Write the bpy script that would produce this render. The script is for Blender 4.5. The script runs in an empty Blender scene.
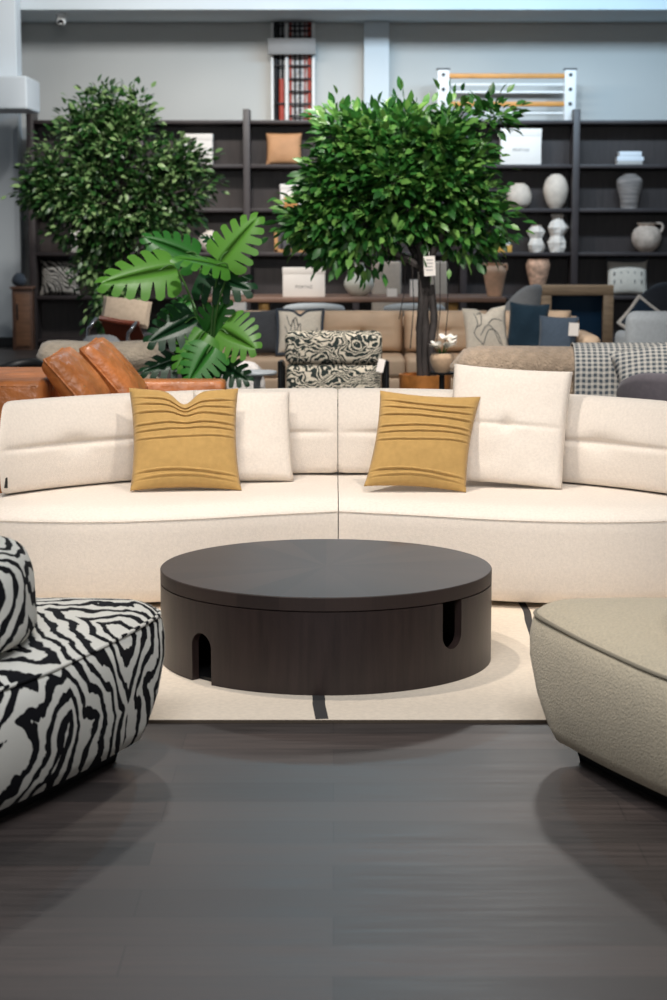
import bpy, bmesh, math, random
from mathutils import Vector, Matrix, Euler, noise as mnoise
PI = math.pi
R = math.radians
sc = bpy.context.scene
COL = sc.collection

# ------------------------------------------------------------------ camera model (70 mm portrait, 1.6 m high, tilted down)
FPX = 1944.0
TILT = math.atan(281 / FPX)
CAMZ = 1.6
def at(px, py, Y):
    """world point at distance Y that is seen at pixel (px, py)"""
    u = (px - 333.5) / FPX; v = -(py - 500) / FPX
    dx = u; dy = math.cos(TILT) + v * math.sin(TILT); dz = -math.sin(TILT) + v * math.cos(TILT)
    k = Y / dy
    return Vector((dx * k, Y, CAMZ + dz * k))
def ppm(Y, z=0.8):
    return FPX / (Y * math.cos(TILT) + (CAMZ - z) * math.sin(TILT))

# ------------------------------------------------------------------ materials
def lin(c):
    return tuple(((x / 255) / 12.92 if x / 255 <= .04045 else ((x / 255 + .055) / 1.055) ** 2.4) for x in c) + (1.0,)
class NT:
    def __init__(s, name):
        s.m = bpy.data.materials.new(name); s.m.use_nodes = True
        s.t = s.m.node_tree; s.b = s.t.nodes['Principled BSDF']
    def n(s, typ, **kw):
        o = s.t.nodes.new(typ)
        for k, v in kw.items():
            if k in o.inputs: o.inputs[k].default_value = v
            else: setattr(o, k, v)
        return o
    def l(s, a, b): s.t.links.new(a, b)
    def math(s, op, a, b=None, c=None):
        o = s.n('ShaderNodeMath', operation=op)
        for i, x in enumerate((a, b, c)):
            if x is None: continue
            if isinstance(x, (int, float)): o.inputs[i].default_value = x
            else: s.l(x, o.inputs[i])
        return o.outputs[0]
    def mix(s, fac, a, b):
        o = s.n('ShaderNodeMix', data_type='RGBA')
        for i, x in ((0, fac), (6, a), (7, b)):
            if isinstance(x, (int, float, tuple)): o.inputs[i].default_value = x
            else: s.l(x, o.inputs[i])
        return o.outputs[2]
    def ramp(s, fac, pts, interp='LINEAR'):
        o = s.n('ShaderNodeValToRGB'); o.color_ramp.interpolation = interp
        e = o.color_ramp.elements
        while len(e) < len(pts): e.new(.5)
        for i, (p, c) in enumerate(pts): e[i].position = p; e[i].color = c
        s.l(fac, o.inputs[0]); return o.outputs[0]
    def coord(s, scale=(1, 1, 1), rot=(0, 0, 0)):
        c = s.n('ShaderNodeTexCoord'); mp = s.n('ShaderNodeMapping')
        mp.inputs['Scale'].default_value = scale; mp.inputs['Rotation'].default_value = rot
        s.l(c.outputs['Object'], mp.inputs[0]); return mp.outputs[0]
    def noise(s, vec, scale, detail=3, rough=.5):
        o = s.n('ShaderNodeTexNoise', Scale=scale, Detail=detail, Roughness=rough); s.l(vec, o.inputs['Vector']); return o
    def bump(s, h, strength, dist=.01):
        o = s.n('ShaderNodeBump', Strength=strength, Distance=dist); s.l(h, o.inputs['Height']); s.l(o.outputs[0], s.b.inputs['Normal'])
MATS = {}
def mat(name, c, rough=.6, metal=0, var=.12, vscale=6, bump=0, bscale=200, sheen=0, spec=.5, stretch=(1, 1, 1), bdist=.004):
    if name in MATS: return MATS[name]
    t = NT(name); c = lin(c)
    v = t.coord(stretch)
    if var:
        n = t.noise(v, vscale, 4)
        dk = tuple(x * (1 - var) for x in c[:3]) + (1,); lt = tuple(min(1, x * (1 + var)) for x in c[:3]) + (1,)
        t.l(t.ramp(n.outputs[0], [(.3, dk), (.7, lt)]), t.b.inputs['Base Color'])
    else: t.b.inputs['Base Color'].default_value = c
    t.b.inputs['Roughness'].default_value = rough; t.b.inputs['Metallic'].default_value = metal
    t.b.inputs['Specular IOR Level'].default_value = spec
    if sheen: t.b.inputs['Sheen Weight'].default_value = sheen
    if bump: t.bump(t.noise(v, bscale, 3).outputs[0], bump, bdist)
    MATS[name] = t.m; return t.m
def fabric(name, c, bump=.25, bscale=260, var=.07, vscale=40, sheen=.15, bdist=.004):
    return mat(name, c, rough=.9, var=var, vscale=vscale, bump=bump, bscale=bscale, sheen=sheen, spec=.15, bdist=bdist)
def wood(name, c, var=.3, rough=.45, stretch=(1, 12, 12), vscale=4):
    return mat(name, c, rough=rough, var=var, vscale=vscale, stretch=stretch, bump=.05, bscale=20)

def stripes_mat(name, dark, light, scale, warp, wscale, dist, thr, rot=(0, 0, 0), fold=0, bump=.25, stretch=(1, 1, 1)):
    t = NT(name); v = t.coord(stretch, rot)
    n = t.noise(v, wscale, 2)
    s = t.n('ShaderNodeVectorMath', operation='SUBTRACT'); t.l(n.outputs['Color'], s.inputs[0]); s.inputs[1].default_value = (.5, .5, .5)
    k = t.n('ShaderNodeVectorMath', operation='SCALE'); t.l(s.outputs[0], k.inputs[0]); k.inputs['Scale'].default_value = warp
    a = t.n('ShaderNodeVectorMath', operation='ADD'); t.l(v, a.inputs[0]); t.l(k.outputs[0], a.inputs[1])
    vec = a.outputs[0]
    if fold:
        sp = t.n('ShaderNodeSeparateXYZ'); t.l(vec, sp.inputs[0])
        pz = t.math('PINGPONG', sp.outputs[2], fold); py = t.math('PINGPONG', sp.outputs[1], fold * 1.3)
        cb = t.n('ShaderNodeCombineXYZ'); t.l(sp.outputs[0], cb.inputs[0]); t.l(py, cb.inputs[1]); t.l(pz, cb.inputs[2]); vec = cb.outputs[0]
    w = t.n('ShaderNodeTexWave', wave_type='BANDS', bands_direction='DIAGONAL', Scale=scale, Distortion=dist, Detail=3.0)
    w.inputs['Detail Scale'].default_value = 1.8
    t.l(vec, w.inputs['Vector'])
    col = t.ramp(w.outputs['Fac'], [(0, lin(dark)), (thr, lin(dark)), (thr + .05, lin(light))])
    t.l(col, t.b.inputs['Base Color']); t.b.inputs['Roughness'].default_value = .9; t.b.inputs['Specular IOR Level'].default_value = .15
    t.bump(t.noise(v, 260, 2).outputs[0], bump, .003)
    return t.m
def gingham(name, dark, light, step):
    t = NT(name); v = t.coord(); sp = t.n('ShaderNodeSeparateXYZ'); t.l(v, sp.inputs[0])
    zy = t.math('ADD', sp.outputs[1], sp.outputs[2])
    a = t.math('LESS_THAN', t.math('FRACT', t.math('DIVIDE', sp.outputs[0], step)), .55)
    b = t.math('LESS_THAN', t.math('FRACT', t.math('DIVIDE', zy, step)), .55)
    f = t.math('MULTIPLY', t.math('ADD', a, b), .5)
    f = t.math('POWER', f, 1.6)
    t.l(t.mix(f, lin(light), lin(dark)), t.b.inputs['Base Color']); t.b.inputs['Roughness'].default_value = .9
    t.bump(t.noise(v, 200, 2).outputs[0], .3, .004)
    return t.m
def leaf_mat(name, c1, c2, c3, trans=.25, rough=.4):
    t = NT(name)
    g = t.n('ShaderNodeNewGeometry')
    col = t.ramp(g.outputs['Random Per Island'], [(0, lin(c1)), (.55, lin(c2)), (1, lin(c3))])
    t.l(col, t.b.inputs['Base Color']); t.b.inputs['Roughness'].default_value = rough
    tr = t.n('ShaderNodeBsdfTranslucent'); t.l(col, tr.inputs[0])
    mx = t.n('ShaderNodeMixShader'); mx.inputs[0].default_value = trans
    t.l(t.b.outputs[0], mx.inputs[1]); t.l(tr.outputs[0], mx.inputs[2])
    t.l(mx.outputs[0], t.t.nodes['Material Output'].inputs[0])
    return t.m

# ------------------------------------------------------------------ mesh helpers
def bmn(): return bmesh.new()
def put(bm, vs, fs):
    b = [bm.verts.new(v) for v in vs]
    for f in fs:
        try: bm.faces.new([b[i] for i in f])
        except ValueError: pass
def xf(bm0, bm, m):
    put(bm, [m @ v.co for v in bm0.verts], [[v.index for v in f.verts] for f in bm0.faces])
def box(bm, c, s, rot=(0, 0, 0), b=0, seg=2):
    t = bmesh.new(); bmesh.ops.create_cube(t, size=1)
    for v in t.verts: v.co = Vector((v.co.x * s[0], v.co.y * s[1], v.co.z * s[2]))
    if b: bmesh.ops.bevel(t, geom=t.edges[:], offset=b, segments=seg, affect='EDGES', profile=.5)
    t.verts.index_update()
    xf(t, bm, Matrix.Translation(c) @ Euler(rot).to_matrix().to_4x4()); t.free()
def b3(bm, x0, x1, y0, y1, z0, z1, b=0, seg=2):
    box(bm, ((x0 + x1) / 2, (y0 + y1) / 2, (z0 + z1) / 2), (x1 - x0, y1 - y0, z1 - z0), (0, 0, 0), b, seg)
def grid(bm, rows, closed_u=True, cap0=True, cap1=True):
    n = len(rows[0]); vs = [p for r in rows for p in r]; fs = []
    for i in range(len(rows) - 1):
        for j in range(n if closed_u else n - 1):
            k = (j + 1) % n
            fs.append((i * n + j, i * n + k, (i + 1) * n + k, (i + 1) * n + j))
    if cap0: fs.append(tuple(range(n - 1, -1, -1)))
    if cap1: fs.append(tuple((len(rows) - 1) * n + j for j in range(n)))
    put(bm, vs, fs)
def lathe(bm, prof, c=(0, 0, 0), seg=32, cap0=True, cap1=True, wob=None):
    rows = []
    for r, z in prof:
        row = []
        for j in range(seg):
            a = 2 * PI * j / seg; rr = r * (wob(a, z) if wob else 1)
            row.append((c[0] + rr * math.cos(a), c[1] + rr * math.sin(a), c[2] + z))
        rows.append(row)
    grid(bm, rows, True, cap0, cap1)
def catmull(pts, n=8, closed=False):
    pts = [Vector(p) for p in pts]; out = []; m = len(pts)
    rng = m if closed else m - 1
    for i in range(rng):
        if closed: p0, p1, p2, p3 = pts[i - 1], pts[i], pts[(i + 1) % m], pts[(i + 2) % m]
        else: p0, p1, p2, p3 = pts[max(i - 1, 0)], pts[i], pts[i + 1], pts[min(i + 2, m - 1)]
        for k in range(n):
            t = k / n
            out.append(.5 * ((2 * p1) + (p2 - p0) * t + (2 * p0 - 5 * p1 + 4 * p2 - p3) * t * t + (3 * p1 - p0 - 3 * p2 + p3) * t ** 3))
    if not closed: out.append(pts[-1])
    return out
def tube(bm, pts, rad, seg=10, closed=False):
    pts = [Vector(p) for p in pts]; n = len(pts)
    rs = rad if isinstance(rad, (list, tuple)) else [rad] * n
    rows = []; up = None
    for i, p in enumerate(pts):
        a = pts[(i - 1) % n] if (closed or i) else p
        b = pts[(i + 1) % n] if (closed or i < n - 1) else p
        d = (b - a).normalized()
        if up is None:
            up = Vector((0, 0, 1)) if abs(d.z) < .9 else Vector((1, 0, 0))
        s = d.cross(up).normalized(); up = s.cross(d).normalized()
        rows.append([p + rs[i] * (math.cos(2 * PI * j / seg) * s + math.sin(2 * PI * j / seg) * up) for j in range(seg)])
    if closed: rows.append(rows[0]); grid(bm, rows, True, False, False)
    else: grid(bm, rows)
def loft(bm, outline, levels, ends=None, dome=None):
    """outline: closed list of (x,y); levels (inset,z)"""
    P = [Vector((p[0], p[1])) for p in outline]; n = len(P)
    area = sum(P[i].x * P[(i + 1) % n].y - P[(i + 1) % n].x * P[i].y for i in range(n))
    sg = 1 if area > 0 else -1
    N = []
    for i in range(n):
        d = (P[(i + 1) % n] - P[i - 1]).normalized(); N.append(Vector((-d.y, d.x)) * sg)
    if ends:
        N[0] = Vector(ends[0]); N[-1] = Vector(ends[1])
    rows = [[(P[i].x + N[i].x * ins, P[i].y + N[i].y * ins, z) for i in range(n)] for ins, z in levels]
    if dome:
        L_ = rows[-1]; cx = sum(p[0] for p in L_) / n; cy = sum(p[1] for p in L_) / n
        for k, z in dome: rows.append([(cx + (p[0] - cx) * k, cy + (p[1] - cy) * k, z) for p in L_])
    if sg < 0: rows = [r[::-1] for r in rows]
    grid(bm, rows)
def fin(name, bm, m, parent=None, smooth=True, ang=40, world=False):
    bmesh.ops.remove_doubles(bm, verts=bm.verts, dist=1e-5)
    bmesh.ops.recalc_face_normals(bm, faces=bm.faces)
    me = bpy.data.meshes.new(name)
    if world and parent is not None:
        loc = root_of(parent).location
        for v in bm.verts: v.co -= loc
    bm.to_mesh(me); bm.free()
    if smooth:
        for p in me.polygons: p.use_smooth = True
        me.set_sharp_from_angle(angle=R(ang))
    if m: me.materials.append(m)
    o = bpy.data.objects.new(name, me); COL.objects.link(o)
    if parent is not None: o.parent = parent
    return o
def raw(name, bm, m, parent=None, smooth=True):     # no normal fixing (open leaf sheets)
    me = bpy.data.meshes.new(name); bm.to_mesh(me); bm.free()
    if smooth:
        for p in me.polygons: p.use_smooth = True
    me.materials.append(m)
    o = bpy.data.objects.new(name, me); COL.objects.link(o)
    if parent is not None: o.parent = parent
    return o
def root_of(o):
    while o.parent is not None: o = o.parent
    return o
def tag(o, label, cat, group=None, kind=None):
    o['label'] = label; o['category'] = cat
    if group: o['group'] = group
    if kind: o['kind'] = kind
    return o
def thing(name, label, cat, loc=(0, 0, 0), rotz=0, group=None):
    o = bpy.data.objects.new(name, None); COL.objects.link(o)
    o.location = loc; o.rotation_euler = (0, 0, rotz); o.empty_display_size = .1
    return tag(o, label, cat, group)
def struct(name, bm, m, label=None, smooth=False):
    o = fin(name, bm, m, None, smooth); o['kind'] = 'structure'
    o['label'] = label or name.replace('_', ' '); o['category'] = name.split('_')[0]
    return o
def copy_tree(o, loc=None, rotz=None, label=None, parent=None):
    c = o.copy(); COL.objects.link(c)
    if parent is not None: c.parent = parent
    for ch in list(o.children): copy_tree(ch, parent=c)
    if loc is not None: c.location = loc
    if rotz is not None: c.rotation_euler[2] = rotz
    if label: c['label'] = label
    return c

# ------------------------------------------------------------------ common materials
M_white_sofa = fabric('white linen', (226, 217, 207), bump=.35, bscale=220, var=.05, vscale=90)
M_gold = fabric('mustard cotton', (178, 144, 88), bump=.25, bscale=300, var=.06)
M_black = mat('black plastic', (18, 18, 20), rough=.5, var=0)
M_blackmetal = mat('black metal', (22, 23, 25), rough=.4, metal=.6, var=0)
M_chrome = mat('chrome', (215, 215, 218), rough=.15, metal=1, var=0)
M_leather = mat('tan leather', (174, 106, 56), rough=.38, var=.28, vscale=7, bump=.5, bscale=13, bdist=.03)
M_leather_brown = mat('chestnut leather', (112, 52, 34), rough=.4, var=.2, bump=.15, bscale=80)
M_wall = mat('warm grey paint', (196, 196, 192), rough=.85, var=.02, vscale=1)
M_wallw = mat('white paint', (208, 216, 220), rough=.8, var=.02, vscale=1)
M_wallb = mat('pale blue grey paint', (222, 230, 235), rough=.8, var=.02, vscale=1)
M_shelf = wood('smoked oak veneer', (54, 47, 47), var=.2, stretch=(1, 8, 1))
M_shelf_back = wood('smoked oak back', (52, 44, 42), var=.2, stretch=(8, 8, 1))
M_walnut = wood('walnut', (98, 70, 55))
M_oak = wood('light oak', (150, 118, 88))
M_tabl = wood('wenge veneer', (44, 33, 31), var=.25, rough=.42, stretch=(10, 10, 1))
M_white = mat('white paint gloss', (232, 230, 226), rough=.5, var=.02)
M_card = mat('white card', (236, 228, 220), rough=.7, var=.03)
M_ink = mat('dark ink', (70, 66, 64), rough=.8, var=0)
M_beige_leather = mat('sand leather', (206, 178, 150), rough=.6, var=.08, bump=.1, bscale=80)
M_fur = fabric('beige plush', (196, 172, 148), bump=.9, bscale=70, var=.18, vscale=22, sheen=.4, bdist=.02)
M_plush = fabric('oatmeal plush', (196, 180, 160), bump=.8, bscale=60, var=.16, vscale=18, sheen=.4, bdist=.02)
M_boucle = fabric('greige boucle', (208, 193, 166), bump=.8, bscale=150, var=.1, vscale=110, sheen=.2, bdist=.006)
M_grey = fabric('grey fabric', (150, 152, 154))
M_ltgrey = fabric('pale grey fabric', (186, 192, 196))
M_slate = fabric('slate fabric', (62, 70, 80))
M_charc = fabric('charcoal fabric', (70, 72, 76))
M_teal = fabric('dark teal velvet', (32, 52, 66))
M_brass = mat('brushed brass', (196, 150, 90), rough=.35, metal=.8, var=.05)
M_bark = mat('bark', (54, 48, 46), rough=.75, var=.35, vscale=18, stretch=(1, 1, .25), bump=.6, bscale=50, bdist=.02)

# ------------------------------------------------------------------ SETTING
def make_floor():
    t = NT('grey plank floor'); v = t.coord()
    br = t.n('ShaderNodeTexBrick', Scale=1.0)
    br.offset = .37; br.inputs['Mortar Size'].default_value = .0012; br.inputs['Brick Width'].default_value = 1.25
    br.inputs['Row Height'].default_value = .18; br.inputs['Bias'].default_value = 0
    br.inputs['Color1'].default_value = lin((76, 67, 64)); br.inputs['Color2'].default_value = lin((54, 50, 49)); br.inputs['Mortar'].default_value = lin((42, 39, 38))
    t.l(v, br.inputs['Vector'])
    mp = t.n('ShaderNodeMapping'); mp.inputs['Scale'].default_value = (.9, 14, 1); t.l(v, mp.inputs[0])
    n = t.noise(mp.outputs[0], 3, 6, .6)
    g = t.ramp(n.outputs[0], [(.28, (.58, .58, .58, 1)), (.72, (1.4, 1.36, 1.33, 1))])
    mx = t.n('ShaderNodeMix', data_type='RGBA', blend_type='MULTIPLY'); mx.inputs[0].default_value = 1
    t.l(br.outputs['Color'], mx.inputs[6]); t.l(g, mx.inputs[7]); t.l(mx.outputs[2], t.b.inputs['Base Color'])
    rr = t.ramp(n.outputs[0], [(.25, (.40, .40, .40, 1)), (.75, (.54, .54, .54, 1))]); t.l(rr, t.b.inputs['Roughness'])
    t.bump(n.outputs[0], .08, .004)
    bm = bmn(); b3(bm, -9, 9, -1, 25.3, -.1, 0)
    struct('floor', bm, t.m, 'dark grey wood plank floor')
make_floor()
YW = 25.0
bm = bmn(); b3(bm, -9, 9, YW, YW + .15, 0, 5.2); struct('wall_back', bm, M_wall, 'plain grey back wall above the shelving')
bm = bmn(); b3(bm, -9, 9, 23.5, YW, 4.04, 5.2, .01); struct('beam', bm, M_wallw, 'white boxed beam along the top of the back wall')
bm = bmn(); x0 = at(364, 70, 24.8).x; x1 = at(389, 70, 24.8).x; b3(bm, x0, x1, 24.78, YW, 0, 4.04, .004); struct('trim_1', bm, M_wallw, 'white pilaster on the back wall')
# left bulkhead: narrow upright above, deeper header below
xa = at(16, 40, 23.1).x; xb = at(27, 95, 22.7).x
bm = bmn(); b3(bm, xa - 3, xa, 23.1, 23.49, at(0, 78, 23.1).z, 5.2, .01); struct('wall_left', bm, M_wallb, 'white upper wall at the left')
bm = bmn(); b3(bm, xb - 3, xb, 22.7, 23.7, at(0, 109, 22.7).z, at(0, 78, 23.1).z - .002, .02); struct('trim_2', bm, M_wallb, 'white header under the left wall')
bm = bmn(); b3(bm, -6.5, at(22, 300, 24.7).x, 24.65, YW, 0, 4.04); struct('wall_far_left', bm, mat('blue grey paint', (176, 184, 190), rough=.8, var=.03, vscale=1), 'pale blue-grey wall beside the shelving')
bm = bmn(); b3(bm, -6.5, at(22, 300, 24.7).x - .01, 24.6, 24.65, 0, .12, .004); struct('baseboard_left', bm, M_black, 'black baseboard at the left')

# security camera
p = at(61, 15.5, 23.9)
t = thing('security_camera', 'small white security camera with a black lens under the beam', 'security camera', (p.x, 23.9, 4.04))
bm = bmn(); lathe(bm, [(.06, 0), (.06, -.03), (.045, -.045)], seg=20); fin('mount', bm, M_white, t)
bm = bmn(); lathe(bm, [(.02, -.04), (.052, -.05), (.06, -.09), (.05, -.13), (.02, -.145)], seg=20); fin('housing', bm, M_white, t)
bm = bmn(); lathe(bm, [(.0, -.14), (.036, -.139), (.04, -.11)], (0, 0, 0), 16)
for v in bm.verts: v.co = Matrix.Rotation(R(-50), 3, 'X') @ (v.co - Vector((0, 0, -.09))) + Vector((0, -.012, -.09))
fin('lens', bm, M_black, t)

# wall riser with pipes
Yr = 24.9
rx = lambda px: at(px, 70, Yr).x
rz = lambda py: at(290, py, Yr).z
t = thing('pipe_riser', 'open white wall riser with red and black pipes behind a grey cover plate', 'pipe riser', (rx(293), Yr, 0))
M_red = mat('red painted steel', (168, 60, 42), rough=.5, var=.1)
bm = bmn(); b3(bm, rx(271), rx(315), 24.94, 24.995, 0, 4.03, .004); fin('backing', bm, mat('riser lining', (214, 216, 216), rough=.7, var=.15, vscale=12), t, world=True)
for a, b in ((271, 273.5), (285.5, 288), (312, 315)):
    bm = bmn(); b3(bm, rx(a), rx(b), 24.84, 24.94, 0, 4.03, .004); fin('stile', bm, M_white, t, world=True)
for px, r_, m_ in ((276, .024, M_blackmetal), (279, .014, M_blackmetal), (282.5, .016, M_blackmetal), (290.5, .016, M_red), (295, .012, M_blackmetal), (300, .012, M_blackmetal), (305, .009, M_red), (309.5, .026, M_red)):
    bm = bmn(); x = rx(px); tube(bm, [(x, 24.91, 0), (x, 24.91, 4.03)], r_, 10); fin('pipe', bm, m_, t, world=True)
bm = bmn(); x = rx(281.5); tube(bm, [(x, 24.885, 0), (x, 24.885, rz(79))], .034, 10); fin('pipe', bm, M_red, t, world=True)
for py in (26, 31, 37, 66, 79, 91.5, 104, 116):
    bm = bmn(); b3(bm, rx(289), rx(311), 24.86, 24.885, rz(py) - .011, rz(py) + .011, .003); fin('crossbar', bm, M_blackmetal, t, world=True)
    if py in (26, 37, 66, 104):
        bm = bmn(); b3(bm, rx(275), rx(285), 24.83, 24.85, rz(py) - .012, rz(py) + .012, .003); fin('crossbar', bm, M_blackmetal, t, world=True)
for py in (72, 85, 98, 110):
    bm = bmn(); lathe(bm, [(.0, 0), (.02, 0), (.02, .03), (0, .03)], seg=12)
    for v in bm.verts: v.co = Vector((v.co.x + rx(300), 24.86 + v.co.z, v.co.y + rz(py)))
    fin('clamp', bm, M_charc, t, world=True)
bm = bmn(); b3(bm, rx(268.5), rx(316), 24.7, 24.83, rz(55.5), rz(39.5), .006); fin('cover_plate', bm, mat('grey sheet metal', (146, 144, 142), rough=.6, var=.05), t, world=True)

# ------------------------------------------------------------------ SHELVING
ZB = [2.776, 2.241, 1.706, 1.171, .636, .10]
YF, YK = 24.2, 24.58
UX = [at(px, 220, YF).x for px in (32, 141, 247, 356, 464, 575, 686)]
t = thing('wall_shelving', 'long dark smoked oak shelving wall across the back of the showroom', 'shelving', ((UX[0] + UX[-1]) / 2, YF, 0))
for i, x in enumerate(UX):
    bm = bmn(); b3(bm, x - .042, x + .042, YF - .03, YK, 0, 2.93, .006); fin('upright', bm, M_shelf, t, world=True)
for i in range(6):
    bm = bmn(); b3(bm, UX[i] + .042, UX[i + 1] - .042, YK - .03, YK, .05, ZB[0] + .02); fin('back_panel', bm, M_shelf_back, t, world=True)
    for z in ZB:
        bm = bmn(); b3(bm, UX[i] + .042, UX[i + 1] - .042, YF, YK - .03, z - .022, z + .022, .003); fin('shelf_board', bm, M_shelf, t, world=True)
YS = 24.36
def shelf(px, k, Y=YS):
    return Vector((at(px, 122 + 44.5 * k, Y).x, Y, ZB[k] + .0222))
S = 1 / ppm(YS, 1.6)     # metres per pixel at the shelf

# white card boxes with print
def card_box(px0, px1, h_px, loc, label, Y, text, tz=.33, depth=.2, sidetape=False):
    w = (px1 - px0) / ppm(Y); h = h_px / ppm(Y)
    t = thing('storage_box', label, 'box', loc)
    bm = bmn(); b3(bm, -w / 2, w / 2, -depth / 2, depth / 2, 0, h * .78, .004); fin('body', bm, M_card, t)
    bm = bmn(); b3(bm, -w / 2 - .004, w / 2 + .004, -depth / 2 - .004, depth / 2 + .004, h * .78, h, .005); fin('lid', bm, M_card, t)
    if text:
        cu = bpy.data.curves.new('lettering', 'FONT'); cu.body = text; cu.align_x = 'CENTER'; cu.align_y = 'CENTER'; cu.size = .075; cu.extrude = .0008; cu.space_character = 1.12
        o = bpy.data.objects.new('lettering', cu); COL.objects.link(o); bpy.context.view_layer.update()
        me = bpy.data.meshes.new_from_object(o.evaluated_get(bpy.context.evaluated_depsgraph_get()))
        bpy.data.objects.remove(o)
        me.materials.clear(); me.materials.append(M_ink)
        o = bpy.data.objects.new('lettering', me); COL.objects.link(o); o.parent = t
        o.rotation_euler = (PI / 2, 0, 0); o.location = (0, -depth / 2 - .0015, h * tz)
        wd = max(v.co.x for v in me.vertices) - min(v.co.x for v in me.vertices)
        s = w * .40 / wd; o.scale = (s, s, s)
    return t
card_box(500, 540, 35, shelf(520, 1), 'white printed storage box on the shelf to the upper right of the big tree', YS, 'PORTAZ', .40)
card_box(185, 213, 30, shelf(199, 1), 'plain white box on the shelf behind the left ficus crown', YS, None)
card_box(73, 92, 21, shelf(82, 3), 'small white box low on the shelf behind the left ficus', YS, None)
card_box(281, 304, 24, shelf(292, 2), 'white box with a tan book before it, beside the big tree crown', YS, None, depth=.16)
bm = bmn(); box(bm, (0, 0, .07), (.17, .03, .14), (R(-6), 0, R(4)), .004)
o = fin('book', bm, mat('tan cover', (204, 138, 76), rough=.6)); p = shelf(291, 2, 24.235); o.location = p + Vector((0, 0, .004)); tag(o, 'small tan book propped before a white box on the shelf', 'book')

# leather box pillow
def pillow_bm(w, h, t, n=18, nv=0, pinch=.07, dent=0, pleat=0, tuft=0, power=.42):
    """cushion in local axes: x width, z height (0..h), y thickness, front at -y"""
    bm = bmn(); vs = {}; V = []; m = nv or n
    def pos(i, j, s):
        u = -1 + 2 * i / n; v = -1 + 2 * j / m
        x = w / 2 * u * (1 - pinch * (1 - v * v)); z = h / 2 * v * (1 - pinch * (1 - u * u))
        e = max(0, (1 - u * u)) * max(0, (1 - v * v)); th = t / 2 * e ** power
        if dent:
            d = math.exp(-(u / .22) ** 2); z -= dent * h * d * max(0, v) ** 1.6; th *= 1 - .35 * d * max(0, v)
        if tuft and s < 0:
            th -= tuft * (math.exp(-((u / .12) ** 2 + (v / .12) ** 2)) + .45 * math.exp(-(v / .045) ** 2) * (1 - abs(u)) ** .5)
        if pleat and e > 0:
            for vc, amp in ((.74, 1), (.60, .9), (.44, 1), (.22, .9), (.10, .8), (-.06, .7), (-.74, 1), (-.85, .8)):
                dv = v - vc - .03 * math.sin(2.2 * u + vc * 5)
                th += pleat * amp * (math.exp(-((dv - .02) / .022) ** 2) - .9 * math.exp(-((dv + .012) / .014) ** 2)) * min(1, e * 4)
        th += .004 * mnoise.noise(Vector((u * 3 + w * 9, v * 3 + t * 31, s))) * min(1, e * 4)
        return Vector((x, s * th, z + h / 2))
    for s in (-1, 1):
        for i in range(n + 1):
            for j in range(m + 1):
                edge = i in (0, n) or j in (0, m)
                k = (i, j, 0 if edge else s)
                if k not in vs: vs[k] = len(V); V.append(pos(i, j, 0 if edge else s))
    F = []
    for s in (-1, 1):
        for i in range(n):
            for j in range(m):
                q = [(i, j), (i + 1, j), (i + 1, j + 1), (i, j + 1)]
                q = [vs[(a, b, 0 if a in (0, n) or b in (0, m) else s)] for a, b in q]
                F.append(q if s < 0 else q[::-1])
    put(bm, V, F); return bm
def orient(bm, lean=0, roll=0, yaw=0):
    m = Matrix.Rotation(yaw, 3, 'Z') @ Matrix.Rotation(-lean, 3, 'X') @ Matrix.Rotation(roll, 3, 'Y')
    for v in bm.verts: v.co = m @ v.co
    z = min(v.co.z for v in bm.verts)
    for v in bm.verts: v.co.z -= z
def pillow(label, loc, w, h, t, m, lean=0, roll=0, yaw=0, trim=None, cat='pillow', name='throw_pillow', group=None, shear=0, **kw):
    bm = pillow_bm(w, h, t, **kw)
    for v in bm.verts: v.co.x += shear * v.co.z
    n = kw.get('n', 18)
    edge = []
    if trim:
        pin = kw.get('pinch', .07)
        for q in range(4 * n):
            s, k = divmod(q, n); u = -1 + 2 * k / n
            uu, vv = ((u, -1), (1, u), (-u, 1), (-1, -u))[s]
            edge.append(Vector((w / 2 * uu * (1 - pin * (1 - vv * vv)), 0, h / 2 * vv * (1 - pin * (1 - uu * uu)) + h / 2)))
    M_ = Matrix.Rotation(yaw, 3, 'Z') @ Matrix.Rotation(-lean, 3, 'X') @ Matrix.Rotation(roll, 3, 'Y')
    for v in bm.verts: v.co = M_ @ v.co
    zz = min(v.co.z for v in bm.verts)
    for v in bm.verts: v.co.z -= zz
    if trim:
        tt = thing(name, label, cat, loc, 0, group)
        fin('cover', bm, m, tt, ang=80)
        b2 = bmn(); tube(b2, [M_ @ e - Vector((0, 0, zz)) for e in edge], trim[1], 8, True); fin('trim_cord', b2, trim[0], tt)
        zm = min((M_ @ e).z for e in edge) - zz - trim[1]
        tt.location.z -= min(0, zm)
        return tt
    o = fin(name, bm, m, ang=80); o.location = loc
    return tag(o, label, cat, group)

pillow('tan leather cushion on the top shelf left of the big tree', shelf(284, 1), 36 * S, 32 * S, .16, mat('cognac suede', (186, 138, 98), rough=.7, var=.1), pinch=.05, lean=R(8))
M_zpill = stripes_mat('zebra weave', (58, 56, 54), (190, 184, 174), 9, .3, 3, 3, .5)
pillow('patterned grey and cream pillow on the bottom shelf under the left ficus', shelf(60, 4), 40 * S, 36 * S, .16, M_zpill, lean=R(8))
M_tuft = fabric('cream tufted cotton', (206, 196, 182))
tt = thing('throw_pillow', 'cream pillow with dark bands and small tufts on the right bottom shelf', 'pillow', shelf(627, 4))
bm = pillow_bm(42 * S, 36 * S, .16); orient(bm, R(8)); fin('cover', bm, M_tuft, tt, ang=80)
bm = bmn()
for q in range(5):
    for zq in (.20, .30):
        box(bm, (-.17 + .085 * q, -.075 + zq * .14, zq - .03), (.012, .012, .05), (0, R(random.Random(q).uniform(-10, 10)), 0), .004)
o = fin('tufts', bm, M_charc, tt); o['kind'] = 'stuff'
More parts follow.
